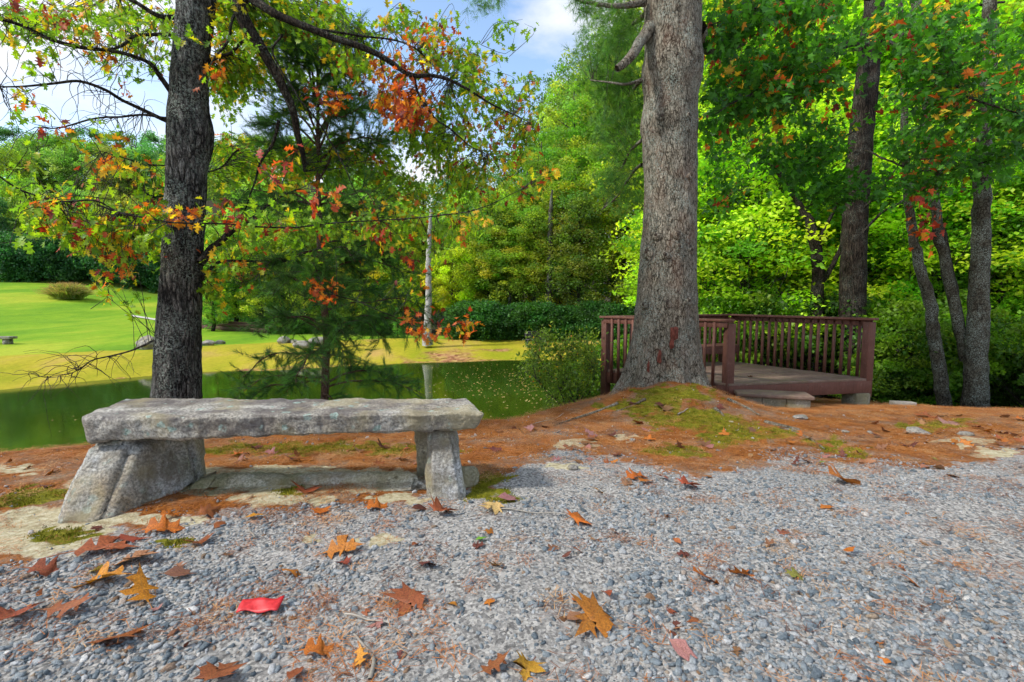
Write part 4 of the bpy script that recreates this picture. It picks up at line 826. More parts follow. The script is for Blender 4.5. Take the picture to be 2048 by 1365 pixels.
grove("vine_tree", "tree", "vine-draped tree at the back of the grass strip across the pond", "vine covered trees behind the far bank",
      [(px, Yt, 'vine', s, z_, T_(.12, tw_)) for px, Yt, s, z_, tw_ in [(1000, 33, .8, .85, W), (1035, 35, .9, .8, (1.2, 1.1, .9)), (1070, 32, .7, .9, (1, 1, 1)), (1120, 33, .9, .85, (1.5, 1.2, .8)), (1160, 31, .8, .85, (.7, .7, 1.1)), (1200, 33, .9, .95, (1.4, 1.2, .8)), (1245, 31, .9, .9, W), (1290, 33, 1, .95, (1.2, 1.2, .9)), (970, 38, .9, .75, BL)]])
grove("woodland_edge_tree", "tree", "leafy yellow-green tree at the wood edge behind the far bank", "wood edge trees close behind the far bank",
      [(px, Yt, k_, s, z_, T_(.1, tt)) for px, Yt, k_, s, z_, tt in [(425, 34, 'vine', .6, .62, (.8, 1, 1.3)), (470, 36, 'vine', .75, .75, W), (520, 35, 'vine', .8, .8, (1.1, 1.1, 1)), (570, 36, 'vine', .85, .8, (.9, 1, 1.2)), (615, 34, 'vine', .8, .85, W), (665, 35, 'vine', .85, .8, (.8, .9, 1.2)), (710, 34, 'vine', .8, .85, (1.2, 1.15, .9)), (755, 35, 'vine', .85, .85, W), (800, 34, 'vine', .85, .8, (1.3, 1.2, .9)), (845, 36, 'vine', .9, .9, W), (935, 35, 'vine', .9, .85, (1.2, 1.15, .9)), (980, 33, 'vine', .8, .9, W), (1020, 32.5, 'tall', .6, .6, (1.2, 1.1, .9)), (1140, 34, 'tall', .7, .75, (1.1, 1.1, .9)), (1060, 36, 'tall', .75, .75, W)]])
grove("laurel_shrub", "shrub", "dark green shrub in the low hedge behind the far grass strip", "dark hedge across the pond",
      [(px, 29.5 + rng.normal(0, .4), 'hedge', .72 + .1 * rng.random(), 1.0, T_(.08, (.9, 1.15, 1))) for px in (930, 965, 1000, 1038, 1075, 1112, 1150, 1190, 1230, 1270)])
grove("cone_shrub", "shrub", "cone-shaped bright green evergreen beside the hedge across the pond", None, [(795, 30, 'conifer', .22, 1.0, (2.2, 2.4, 1.4))])
grove("clipped_shrub", "shrub", "low green shrub among rocks on the far bank behind the young pine", "low shrubs on the far bank", [(px, 33, 'hedge', .5, .8, (1.4, 1.6, 1)) for px in (560, 600, 735, 760)])
# woods on the right
wl = []
for px, Yt, k_, s, z_, tt in [
    (1420, 15, 'maple', 1.0, 1.0, W), (1500, 14, 'maple2', 1.0, 1.0, (1.2, 1.1, 1)), (1580, 16, 'maple', 1.1, 1.0, (1.2, 1.15, 1)), (1660, 15, 'maple2', 1.0, 1.1, W), (1760, 15, 'maple', 1.0, 1.0, W), (1850, 14, 'maple2', 1.0, 1.0, (1.1, 1.1, 1)), (1930, 15, 'maple', 1.05, 1, W), (2020, 13.5, 'maple2', 1.0, 1, W), (2110, 13, 'maple', 1.0, 1, W)]:
    wl.append((px, Yt, k_, s, z_, T_(.1, tuple(1.35 * q for q in tt))))
grove("maple_tree", "tree", "layered green understory tree in the woods close behind the deck rail", "understory trees behind the deck", wl)
wl = [(px, Yt, k_, s, z_, T_(.12, tuple(1.3 * q for q in tt))) for px, Yt, k_, s, z_, tt in [
    (1380, 22, 'maple2', 1.5, 1.15, (1.5, 1.3, 1)), (1450, 24, 'maple', 1.7, 1.3, (1.5, 1.3, 1)), (1540, 22, 'maple2', 1.7, 1.35, (1.6, 1.35, 1)), (1630, 24, 'maple', 1.8, 1.4, (1.6, 1.4, 1)), (1720, 22, 'maple2', 1.7, 1.35, (1.5, 1.3, 1)), (1810, 23, 'maple', 1.7, 1.4, (1.5, 1.35, 1)), (1900, 21, 'maple2', 1.7, 1.3, (1.5, 1.3, 1)), (1990, 22, 'maple', 1.7, 1.35, (1.4, 1.3, 1)), (2080, 20, 'maple2', 1.6, 1.3, (1.3, 1.2, 1))]]
grove("sapling_tree", "tree", "bright yellow-green tree deeper in the woods behind the deck", "bright trees deeper in the woods", wl)
wl = [(px, Yt, k_, s, z_, T_(.12, tt)) for px, Yt, k_, s, z_, tt in [
    (1330, 36, 'tall', 1.05, .95, (1.3, 1.2, .9)), (1400, 34, 'tall', 1.1, 1, (1.2, 1.2, .9)), (1470, 38, 'tall', 1.25, 1.05, W), (1550, 34, 'tall', 1.2, 1, (1.4, 1.2, .9)), (1640, 36, 'tall', 1.3, 1, (1.4, 1.2, .9)), (1730, 33, 'tall', 1.2, 1, (1.2, 1.2, .9)), (1820, 35, 'tall', 1.3, 1, (1.4, 1.2, .9)), (1910, 32, 'tall', 1.2, 1, W), (2000, 34, 'tall', 1.3, 1, (1.3, 1.2, .9)), (2090, 30, 'tall', 1.2, 1, W)]]
grove("canopy_tree", "tree", "tall canopy tree far back in the right-hand woods", "tall trees at the back of the woods", wl)
grove("undergrowth_shrub", "shrub", "low dark leafy shrub at the foot of the woods right of the deck", "undergrowth right of the deck",
      [(px, Yt, 'shrub', s, z_, T_(.1, tt)) for px, Yt, s, z_, tt in [(1770, 10.8, .8, 1.1, W), (1800, 11, 1.1, 1.4, W), (1845, 10.8, .8, .9, DK), (1870, 11.5, 1.2, 1.3, W), (1915, 11.5, .9, 1.1, W), (1960, 11, 1.0, 1.3, DK), (2020, 10.9, .9, 1.3, W), (2040, 11.5, 1.1, 1.3, (1.3, 1.2, 1)), (2090, 9.6, 1.0, 1.4, W), (1760, 13, 1.4, 1.2, W), (1830, 13, 1.3, 1.4, (.8, .8, 1)), (1985, 13, 1.3, 1.2, DK), (2035, 13.4, 1.4, 1.4, (1.8, 1.6, 1))]])
grove("woodland_shrub", "shrub", "leafy green shrub showing between the deck balusters", "shrubs behind the deck",
      [(px, Yt, 'shrub', 1.2, 1.4, T_(.12, tt)) for px, Yt, tt in [(1240, 12.5, W), (1320, 13, W), (1400, 12.5, W), (1470, 13, (1.2, 1.2, 1)), (1540, 12.5, W), (1600, 13, W), (1670, 12.5, DK), (1730, 12, W)]])

# hero trunks in the right woods
def hero(name, label, pix, rad, mat, Yt, group=None, seg=20, n=90, seed=0):
    b = at(*pix[0], Yt); o = empty(name, label, "tree", b, group); P = [at(px, py, Yt) for px, py in pix]
    v, f, C, r_ = limb(P, rad, seg, n, .03, seed)
    q = v.reshape(n, seg, 3); c = q.mean(1, keepdims=True); d = q - c; nn = np.linalg.norm(d, axis=2, keepdims=True); q = q + d / nn * (.012 * fbm(q * [20, 20, 4], 3))[..., None]
    mk("trunk", q.reshape(-1, 3) - np.array(b), f, mat, o, smooth=True); return o, np.array(b)
def r_at(w, Yt): return w / 2 / F * Yt
Y1 = 11.5; h1, b1 = hero("ridged_bark_tree", "straight dark-trunked tree standing right behind the deck's far rail", [(1703, 860), (1704, 700), (1705, 600), (1709, 450), (1718, 330), (1730, 200), (1740, 100), (1748, 0), (1755, -200)], [r_at(w, Y1) for w in (54, 48, 46, 44, 42, 40, 36, 32, 26)], M_dark, Y1, seed=1)
def hl(root, off, pts, rad, mat, Yt, seed=0): pl_limb([(a, b, Yt + c) for a, b, c in pts], rad, "limb", root, mat, off, seed, .03)
hl(h1, b1, [(1735, 90, 0), (1690, 90, -.5), (1640, 120, -1), (1590, 150, -1.6), (1550, 180, -2)], [.07, .06, .05, .03, .015], M_dark, Y1)
hl(h1, b1, [(1742, 100, 0), (1790, 60, -.4), (1850, 28, -.8), (1930, 15, -1), (2010, 5, -1.2)], [.06, .05, .04, .03, .02], M_dark, Y1)
hl(h1, b1, [(1722, 470, -.2), (1760, 430, -.4), (1800, 405, -.6), (1860, 350, -.8)], [.03, .025, .018, .008], M_dark, Y1)
hl(h1, b1, [(1724, 420, -.2), (1755, 390, -.4), (1785, 350, -.6), (1830, 280, -.8)], [.03, .025, .018, .008], M_dark, Y1)
Y2 = 12.0; h2, b2 = hero("forked_tree", "dark forked small tree just left of the straight dark trunk behind deck", [(1630, 860), (1632, 700), (1634, 620), (1636, 560), (1632, 500), (1620, 450), (1608, 425), (1560, 350), (1520, 320)], [r_at(w, Y2) for w in (32, 26, 24, 22, 20, 17, 14, 9, 4)], M_dark, Y2, seed=3)
hl(h2, b2, [(1636, 570, 0), (1660, 540, 0), (1680, 500, 0), (1700, 450, -.2)], [.09, .06, .05, .03], M_dark, Y2, 2)
hl(h2, b2, [(1634, 500, 0), (1650, 460, 0), (1672, 410, 0), (1690, 360, 0)], [.05, .045, .035, .02], M_dark, Y2, 3)
Y3 = 9.3; h3, b3 = hero("mottled_tree", "thick grey trunk at the right edge that a leaning stem joins", [(1950, 835), (1950, 760), (1952, 700), (1955, 640), (1960, 560), (1964, 450), (1966, 380), (1968, 300), (1972, 200), (1976, 120), (1980, 0), (1985, -200)], [.88 * r_at(w, Y3) for w in (54, 44, 42, 40, 36, 32, 31, 30, 28, 26, 22, 18)], M_mottled, Y3, seed=5)
hl(h3, b3, [(1935, 720, .1), (1922, 670, .2), (1908, 610, .2), (1895, 550, .2), (1884, 500, .2), (1876, 450, .2), (1866, 380, .3), (1855, 300, .4), (1850, 200, .5), (1845, 60, .6)], [.11, .10, .095, .09, .085, .08, .075, .065, .055, .04], M_mottled, Y3, 6)
hl(h3, b3, [(1915, 640, .5), (1905, 560, .6), (1885, 470, .7), (1872, 420, .7)], [.07, .065, .06, .05], M_dark, Y3, 8)
Y4 = 9.6; h4, b4 = hero("leaning_tree", "slender pale mottled trunk leaning left beside the thick grey trunk", [(1893, 850), (1885, 780), (1876, 720), (1866, 650), (1854, 590), (1840, 540), (1830, 500), (1822, 440), (1812, 360), (1808, 200), (1800, 0)], [r_at(w, Y4) for w in (26, 24, 23, 21, 20, 18, 17, 15, 13, 11, 8)], M_mottled, Y4, seed=7)
Y5 = 13; h5, b5 = hero("slim_tree", "thin dark upright stem in shade behind the thick grey trunk", [(2010, 830), (2008, 740), (2003, 650), (1998, 560)], [.12, .1, .09, .07], M_dark, Y5, seed=9)
hero("slim_tree", "upper pale stem seen between the straight dark tree and the grey trunk", [(1870, 640), (1868, 560), (1862, 430), (1850, 330), (1846, 220), (1835, 100), (1830, -60)], [.22, .2, .18, .18, .17, .15, .12], M_mottled, 16, seed=12)
Y6 = 31.5; hero("bare_trunk_tree", "slim grey bare trunk rising from dark hedge right across the pond", [(1097, 690), (1098, 600), (1100, 500), (1101, 430), (1104, 380)], [.2, .18, .16, .14, .06], M_mottled, Y6, seed=14)
hero("bare_trunk_tree", "thin brown trunk just left of slim grey trunk across the pond", [(1080, 680), (1081, 560), (1083, 480), (1086, 380)], [.13, .12, .1, .06], M_dark, 34, seed=15)
hero("vine_trunk_tree", "upright stem wrapped in green vine across the pond beside dark hedge", [(998, 690), (998, 600), (999, 500), (1000, 420)], [.2, .17, .14, .06], M_dark, 34.5, seed=16)
Yw = 26.2; hw, bw = hero("pale_trunk_tree", "pale white-barked tree at the waterline across the pond", [(855, 690), (855, 660), (857, 600), (857, 540), (858, 500), (862, 420)], [.30, .2, .17, .15, .13, .08], M_pale, Yw, seed=17)

# near maple sprays at upper right hang from the dark tree
MB_ = [pl_limb([(1735, 90, 10.5), (1690, 95, 9), (1600, 150, 8), (1500, 190, 7), (1430, 230, 6.5)], [.03, .028, .022, .014, .006], "limb", h1, M_dark, b1),
       pl_limb([(1745, 60, 10.5), (1850, 130, 8.5), (1950, 200, 7), (2048, 230, 6.5)], [.03, .02, .014, .008], "limb", h1, M_dark, b1),
       pl_limb([(1730, 250, 10.8), (1650, 300, 9), (1560, 380, 8)], [.02, .014, .006], "limb", h1, M_dark, b1), pl_limb([(1730, 300, 10.8), (1830, 340, 8.5), (1950, 330, 7.5), (2060, 290, 7)], [.02, .014, .01, .006], "limb", h1, M_dark, b1),
       pl_limb([(1720, 400, 10.8), (1700, 380, 9), (1600, 420, 8)], [.015, .01, .006], "limb", h1, M_dark, b1), pl_limb([(1740, 0, 10.5), (1640, -20, 8), (1500, 20, 7), (1420, 50, 6.6)], [.03, .02, .014, .008], "limb", h1, M_dark, b1)]
MZ = [(1450, 60, 50, 70, 6.5, 8, 34, (9, .4, .5, .3)), (1540, 60, 80, 70, 6.5, 8.5, 60, (9, .4, .5, .3)), (1650, 50, 80, 60, 6.5, 9, 60, (9, .4, .5, .3)), (1500, 170, 100, 60, 6.5, 8.5, 70, (9, .3, .5, .4)), (1600, 170, 80, 60, 7, 9, 60, (9, .3, .5, .3)), (1450, 270, 50, 70, 7, 8.5, 36, (9, .3, .5, .8)), (1550, 280, 80, 60, 7, 9, 50, (9, .3, .3, .3)), (1640, 300, 60, 60, 7.5, 9.5, 40, (9, .3, .2, .2)),
      (1820, 60, 90, 60, 6.5, 9, 60, (9, .4, .6, .4)), (1920, 60, 80, 60, 6.5, 9, 50, (9, .4, .4, .3)), (2010, 100, 60, 90, 6, 8, 50, (9, .4, .4, .3)), (1850, 160, 80, 60, 7, 9, 50, (9, .4, .6, .4)), (1950, 220, 90, 60, 6.8, 9, 60, (9, .4, .5, .3)), (1850, 270, 90, 60, 7.5, 9.5, 50, (9, .3, .4, .3)), (1960, 330, 90, 50, 7, 9, 55, (9, .2, .3, .2)), (2020, 260, 50, 60, 6.5, 8, 30, (9, .3, .3, .2)),
      (1700, 380, 80, 30, 7, 9, 36, (9, .1, 0, 0)), (1640, 360, 70, 40, 7.5, 9, 30, (9, 0, 0, 0)), (1800, 380, 80, 40, 7.5, 9, 40, (9, .1, .1, .1)), (1820, 470, 40, 25, 7.5, 8, 3, (1, 0, 1, 4)), (1560, 640, 60, 14, 7.6, 8, 0, (9, 0, 0, 0)), (1730, 200, 60, 40, 7, 9, 24, (7, .5, 1, .5)), (1440, 150, 35, 60, 7, 9, 20, (9, .4, 1, .6)), (1430, 380, 30, 60, 8, 9.5, 16, (9, .2, .2, .3))]
MGRN = GRN; GRN = [(.06, .21, .02), (.09, .28, .02), (.04, .14, .018), (.16, .34, .02)]
MZ = [(*q[:6], int(q[6] * 1.4), q[7]) for q in MZ]
tab, tws = zone_leaves(MZ, MB_, 21, .115, (7, 12), .25, .35)
leafy(h1, b1, tab, HIM, LO[1], 300, 22); tv, tf, _ = cat_(tws); tag(mk("twigs", tv - b1, tf, M_twig, h1), kind='stuff')
# azalea by the deck
az = empty("azalea_shrub", "loose light green shrub on the bank at the left corner of the deck", "shrub", at(1150, 815, 8.6)); al = np.array(az.location); AB = []
for i in range(16):
    ex, ey = rng.uniform(1045, 1195), rng.uniform(660, 800); P = spline([al + [rng.normal(0, .12), rng.normal(0, .15), -.1], (al + at(ex, ey, 8.6)) / 2 + rng.normal(0, .1, 3), at(ex, ey, rng.uniform(7.8, 9.4))], 14)
    v, f = tube(P, np.linspace(.014, .003, 14), 5); mk("stem", v - al, f, M_twig, az); AB.append((P, None))
GRN = [(.16, .25, .03), (.21, .30, .03), (.10, .18, .02), (.30, .34, .05)]
tab, tws = zone_leaves([(1120, 720, 75, 60, 7.8, 9.4, 300, (9, .3, .1, .05)), (1145, 790, 50, 35, 7.8, 9.2, 100, (9, .2, 0, 0)), (1175, 690, 30, 45, 8.3, 9.4, 50, (9, .3, .1, 0)), (1060, 750, 35, 30, 8, 9, 25, (9, .2, 0, 0))], AB, 31, .05, (9, 15), .1, .28)
v, f, c = place(*leaf_shape('oval', .2, .2, 3, False), tab[:, :3] - al, face_rot(tab[:, 3:6], rng), tab[:, 6] * 1.25, tab[:, 7:10]); tag(mk("foliage", v, f, M_leaf, az, cols=c), kind='stuff')
tv, tf, _ = cat_(tws); tag(mk("twigs", tv - al, tf, M_twig, az), kind='stuff')
GRN = MGRN

# ------------------------------------------------------------------ deck
dA, dB, dC, dD = [np.array(p) for p in ((3.27, 7.25), (5.80, 7.76), (4.50, 10.0), (1.66, 8.75))]
DZ = -.165; RT = .79
deck = empty("wooden_deck", "small brown painted wooden deck with railing behind the big pine", "deck", (3.8, 8.4, DZ)); dl = np.array([3.8, 8.4, DZ])
def dk(name, vf, mat=M_brown, parent=None, bv=.005, smooth=False): 
    o = mk(name, vf[0] - dl, vf[1], mat, parent or deck); return bevel(o, bv) if bv else o
def P3(p, z): return np.array([p[0], p[1], z])
cen = (dA + dB + dC + dD) / 4
def inward(a, b):
    n = np.array([-(b - a)[1], (b - a)[0]]); n /= np.linalg.norm(n); return n if np.dot(cen - (a + b) / 2, n) > 0 else -n
for nm, p, zb in (("A", dA, -.85), ("B", dB, DZ - .30), ("C", dC, -1.6), ("D", dD, -1.2)):
    e = (dB - dA) if nm in "AB" else (dC - dB); e = e / np.linalg.norm(e); q = p + (cen - p) / np.linalg.norm(cen - p) * .05
    s = .125 if nm != "D" else .13
    dk("post", beam(P3(q, zb), P3(q, RT - .05), s, s, (e[0], e[1], 0)))
def rail(a, b, zb, n, outside=.03, t0=.07, t1=.07):
    d = (b - a); Ln = np.linalg.norm(d); d = d / Ln; nn = -inward(a, b)
    A_, B_ = a - d * .05, b + d * .05
    dk("rail_cap", beam(P3(A_, RT), P3(B_, RT), .15, .038)); 
    dk("rail_board", beam(P3(a + nn * .03 + d * .02, RT - .066), P3(b + nn * .03 - d * .02, RT - .066), .038, .088))
    for i in range(n):
        t = (i + 1) / (n + 1); q = a + d * (t0 + t * (Ln - t0 - t1)) + nn * outside
        dk("baluster", beam(P3(q, zb + rng.normal(0, .004)), P3(q, RT - .03), .038, .038, (d[0], d[1], 0)), bv=0)
rail(dB, dC, DZ - .12, 18); rail(dA, dD, DZ - .20, 14, .05); rail(dD, dC, DZ - .12, 20)
# rim boards
def rim(a, b, w=.2, out=.02): n = -inward(a, b); dk("rim_board", beam(P3(a + n * out, DZ - .035 - w / 2), P3(b + n * out, DZ - .035 - w / 2), .036, w))
rim(dA, dB, .2); rim(dA, dD, .2, .0); rim(dB, dC, .2, -.01); rim(dD, dC, .2, -.01)
# planks parallel to the entry edge, clipped to the four sided floor
e = (dB - dA); e /= np.linalg.norm(e); nrm = inward(dA, dB); poly = [dA - nrm * .04, dB - nrm * .04, dC, dD]
def clipline(o0):
    ts = []
    for i in range(4):
        p, q = poly[i], poly[(i + 1) % 4]; dp, dq = np.dot(p - dA, nrm) - o0, np.dot(q - dA, nrm) - o0
        if dp * dq < 0: t = dp / (dp - dq); ts.append(np.dot(p + (q - p) * t - dA, e))
    return (min(ts), max(ts)) if len(ts) >= 2 else None
w = .138; k = 0; oo = -.04
while True:
    c0, c1 = clipline(oo + .008), clipline(oo + w - .007)
    if not c0 or not c1: break
    z1, z0 = DZ + rng.normal(0, .0012), DZ - .034
    q = [dA + nrm * (oo + .004) + e * c0[0], dA + nrm * (oo + .004) + e * c0[1], dA + nrm * (oo + w - .011) + e * c1[1], dA + nrm * (oo + w - .011) + e * c1[0]]
    v = np.array([[*p, z0] for p in q] + [[*p, z1] for p in q]); f = np.array([[0, 3, 2, 1], [4, 5, 6, 7], [0, 1, 5, 4], [1, 2, 6, 5], [2, 3, 7, 6], [3, 0, 4, 7]])
    dk("plank", (v, f), M_plank, bv=.003); oo += w; k += 1
    if k > 30: break
# built in bench along the far side
n_ = inward(dD, dC); a = dD + (dC - dD) * .30 + n_ * .25; b = dD + (dC - dD) * .93 + n_ * .25; du = (dC - dD) / np.linalg.norm(dC - dD)
for j in (-.14, .0, .14): dk("seat_board", beam(P3(a + n_ * j, .20), P3(b + n_ * j, .20), .13, .036))
dk("seat_apron", beam(P3(a + n_ * .19, .12), P3(b + n_ * .19, .12), .036, .12))
for t in (.04, .5, .96):
    q = a + (b - a) * t; dk("bench_leg", beam(P3(q, DZ), P3(q, .18), .09, .3, (n_[0], n_[1], 0)))
ft = dB + (cen - dB) * .06
dk("footing", beam(P3(ft + [-.06, 0], -.75), P3(ft + [-.06, 0], DZ - .236), .30, .26, (e[0], e[1], 0)), M_conc, bv=.02)
fa = dA + (cen - dA) * .2; dk("footing", beam(P3(fa, -.75), P3(fa, DZ - .236), .3, .26, (e[0], e[1], 0)), M_conc, bv=.02)
for t in (.3, .62):
    q = dC + (dD - dC) * t; dk("support_post", beam(P3(q, -1.6), P3(q, DZ - .236), .12, .12, (1, 0, 0)))
    
# step block
sa, sb = at(1478, 800, 6.95), at(1622, 800, 6.7); su = sb - sa; su[2] = 0; su /= np.linalg.norm(su)
step = empty("deck_step", "low step of rough concrete block topped with a brown board", "step", (sa + sb) / 2 + [0, 0, -.15]); sl = np.array(step.location)
dd = np.array([su[1] * -1, su[0], 0]); zt = at(1550, 795, 6.7)[2]
c0 = (sa + sb) / 2; c0[2] = zt; hw_ = np.linalg.norm(sb - sa) / 2
o = mk("tread_board", beam(c0 - su * (hw_ + .03) + [0, 0, -.01] + dd * .16, c0 + su * (hw_ + .03) + [0, 0, -.01] + dd * .16, .42, .045)[0] - sl, box(0, 1, 0, 1, 0, 1)[1], M_plank, step); bevel(o, .006)
for s0, s1 in ((-1, -.34), (-.33, .33), (.34, 1)):
    v, f = beam(c0 + su * (hw_ * s0) + [0, 0, -.125] + dd * .18, c0 + su * (hw_ * s1) + [0, 0, -.125] + dd * .18, .36, .18); o = mk("concrete_block", v - sl, f, M_conc, step); bevel(o, .012)

# ------------------------------------------------------------------ stone bench
def rough_block(cor_bot, cor_top, nu, nv_, nw, amp, freq, seed, round_=.12):
    """hexahedron from 4 bottom + 4 top corners, subdivided, rounded and roughened"""
    B, T = np.array(cor_bot, float), np.array(cor_top, float); vs, idx = [], {}
    def pt(u, v, w):
        b = (1 - u) * (1 - v) * B[0] + u * (1 - v) * B[1] + u * v * B[2] + (1 - u) * v * B[3]; t = (1 - u) * (1 - v) * T[0] + u * (1 - v) * T[1] + u * v * T[2] + (1 - u) * v * T[3]
        return b * (1 - w) + t * w
    F_ = []
    def gid(i, j, k):
        key = (i, j, k)
        if key not in idx: idx[key] = len(vs); vs.append((i / nu, j / nv_, k / nw))
        return idx[key]
    for i in range(nu):
        for j in range(nv_):
            F_.append([gid(i, j, 0), gid(i, j + 1, 0), gid(i + 1, j + 1, 0), gid(i + 1, j, 0)]); F_.append([gid(i, j, nw), gid(i + 1, j, nw), gid(i + 1, j + 1, nw), gid(i, j + 1, nw)])
    for i in range(nu):
        for k in range(nw):
            F_.append([gid(i, 0, k), gid(i + 1, 0, k), gid(i + 1, 0, k + 1), gid(i, 0, k + 1)]); F_.append([gid(i, nv_, k), gid(i, nv_, k + 1), gid(i + 1, nv_, k + 1), gid(i + 1, nv_, k)])
    for j in range(nv_):
        for k in range(nw):
            F_.append([gid(0, j, k), gid(0, j, k + 1), gid(0, j + 1, k + 1), gid(0, j + 1, k)]); F_.append([gid(nu, j, k), gid(nu, j + 1, k), gid(nu, j + 1, k + 1), gid(nu, j, k + 1)])
    S = np.array(vs); P = np.array([pt(*s) for s in vs]); c = P.mean(0)
    dims = np.array([np.linalg.norm(B[1] - B[0]), np.linalg.norm(B[3] - B[0]), np.linalg.norm(T[0] - B[0])])
    dist = np.minimum(S, 1 - S) * dims; near = np.sort(dist, axis=1)
    # distance to the nearest edge = second smallest distance to a face
    ed = near[:, 1]; rr = round_ * dims.min(); pull = np.clip(1 - ed / rr, 0, 1) ** 2 * rr * .45
    ax = (B[1] - B[0]) / dims[0], (B[3] - B[0]) / dims[1], (T[0] - B[0]) / dims[2]
    for a in range(3):
        face = (dist[:, a] < rr); sgn = np.sign(S[:, a] - .5); P = P - np.outer(sgn * pull * face * 1.0, ax[a])
    nrm_ = np.zeros_like(P)
    for a in range(3):
        onf = np.minimum(S[:, a], 1 - S[:, a]) < 1e-6; nrm_ += np.outer(onf * np.sign(S[:, a] - .5), ax[a])
    nrm_ /= np.linalg.norm(nrm_, axis=1)[:, None] + 1e-9
    q = P * freq + seed * 3.1; ridg = 1 - np.abs(fbm(q * .8 + 4, 3))
    P = P + nrm_ * (amp * (fbm(q, 5, .55) + .5 * ridg - .5) + amp * .22 * fbm(q * 5, 3))[:, None]
    return P, np.array(F_)
def solve_slab():
    zt = .49
    def tp(px, py, z): d = ray(px, py); t = (z - CAMZ) / d[2]; return np.array([0, 0, CAMZ]) + d * t
    f0, f1 = tp(154, 834, zt), tp(972, 824, zt + .0); b1, b0 = tp(936, 796, zt), tp(250, 795, zt)
    return f0, f1, b1, b0
f0, f1, b1_, b0_ = solve_slab()
bench = empty("stone_bench", "rough granite slab bench on two stone legs at the edge of the gravel", "bench", ((f0[0] + f1[0]) / 2, 2.8, 0)); bl = np.array(bench.location)
th0, th1 = .150, .112
bot = [f0 + [.02, .02, -th0], f1 + [-.05, .03, -th1], b1_ + [-.05, -.02, -th1], b0_ + [.02, -.02, -th0]]
v, f = rough_block(bot, [f0, f1, b1_, b0_], 190, 40, 18, .010, 9, 1, .16)
v[:, 2] -= .006 * sstep(0, 1, np.sin(v[:, 0] * 21 + np.sin(v[:, 0] * 5)) - .3)
xx = v[:, 0]; front = v[:, 1] < (f0[1] + .03 + (f1[1] - f0[1]) * (xx - f0[0]) / (f1[0] - f0[0]))
for dx in (.305, .62, .93, 1.24, 1.55, 1.83):            # drill notches on the split front face
    v[:, 1] += front * .007 * np.exp(-((xx - f0[0] - dx) / .009) ** 2)
mk("slab", v - bl, f, M_gran, bench, smooth=True)
def g3(px, py, dz=0): p = gp(px, py); p[2] += dz; return p
def atz(px, py, z): d = ray(px, py); t = (z - CAMZ) / d[2]; return np.array([0, 0, CAMZ]) + d * t
zl = .49 - th0 + .008; zr = .49 - th1 + .01
# left leg: front stone, slanting, plus rear stone
A_ = atz(118, 1052, -.03); B_ = atz(268, 1058, -.03); 
lt = [np.array([-2.30, 2.54, zl]), np.array([-2.04, 2.56, zl]), np.array([-1.97, 2.90, zl]), np.array([-2.27, 2.88, zl])]
lb = [np.array([-2.34, 2.30, -.07]), np.array([-2.03, 2.26, -.07]), np.array([-1.86, 2.88, -.07]), np.array([-2.32, 2.84, -.07])]
v, f = rough_block(lb, lt, 34, 34, 40, .014, 6, 5, .3); mk("leg_stone", v - bl, f, M_granl, bench, smooth=True)
lt = [np.array([-2.22, 2.86, zl]), np.array([-1.93, 2.86, zl]), np.array([-1.99, 3.06, zl]), np.array([-2.3, 3.06, zl])]
lb = [p + [0.02, .0, -zl - .06] for p in lt]
v, f = rough_block(lb, lt, 28, 24, 34, .012, 6, 8, .25); mk("leg_stone", v - bl, f, M_granl, bench, smooth=True)
lt = [np.array([-.475, 2.68, zr]), np.array([-.335, 2.68, zr]), np.array([-.36, 2.93, zr]), np.array([-.52, 2.93, zr])]
lb = [np.array([-.48, 2.58, -.05]), np.array([-.24, 2.58, -.05]), np.array([-.30, 2.95, -.05]), np.array([-.54, 2.95, -.05])]
v, f = rough_block(lb, lt, 24, 34, 40, .011, 7, 12, .25); mk("leg_stone", v - bl, f, M_granl, bench, smooth=True)
lt = [np.array([-.60, 2.90, zr]), np.array([-.44, 2.90, zr]), np.array([-.46, 3.08, zr]), np.array([-.62, 3.08, zr])]
lb = [p + [0, .02, -zr - .06] for p in lt]
v, f = rough_block(lb, lt, 20, 20, 30, .010, 7, 15, .25); mk("leg_stone", v - bl, f, M_conc, bench, smooth=True)
# ledge rocks
def blob_rock(name, label, px, py, rx, ry, rz, seed, mat, cat="rock", yaw=0, sink=.35, group=None, fine_=True, Ydist=None):
    import bmesh
    bm = bmesh.new(); bmesh.ops.create_icosphere(bm, subdivisions=5 if fine_ else 3, radius=1); v = np.array([q.co[:] for q in bm.verts]); f = np.array([[q.index for q in p.verts] for p in bm.faces]); bm.free()
    r = np.random.default_rng(seed); d = r.normal(size=(10, 3)); d /= np.linalg.norm(d, axis=1)[:, None]
    for k in d: h = r.uniform(.6, .9); s = v @ k; v = v - (np.clip(s - h, 0, 9) * .85)[:, None] * k
    v = v * (1 + .10 * fbm(v * 2.2 + seed, 5))[:, None]; p = gp(px, py) if Ydist is None else np.array([*(at(px, py, Ydist)[:2]), gzf(*at(px, py, Ydist)[:2])])
    o = mk(name, v * [rx, ry, rz], f, mat, smooth=True, loc=p + [0, 0, rz * (1 - 2 * sink)]); o.rotation_euler = (0, 0, yaw); return tag(o, label, cat, group)
p_ = (g3(250, 955) + g3(860, 955)) / 2
lb = [np.array([-2.02, 2.50, -.06]), np.array([-.42, 2.60, -.06]), np.array([-.46, 3.00, -.06]), np.array([-2.0, 3.0, -.06])]
lt = [np.array([-1.98, 2.72, .045]), np.array([-.45, 2.80, .065]), np.array([-.48, 2.96, .05]), np.array([-1.96, 2.95, .05])]
v, f = rough_block(lb, lt, 150, 40, 10, .020, 5, 21, .9); o = mk("ledge_rock", v - p_, f, M_ledge, smooth=True, loc=p_); tag(o, "low pale rock ledge running along the ground between the bench legs", "rock")
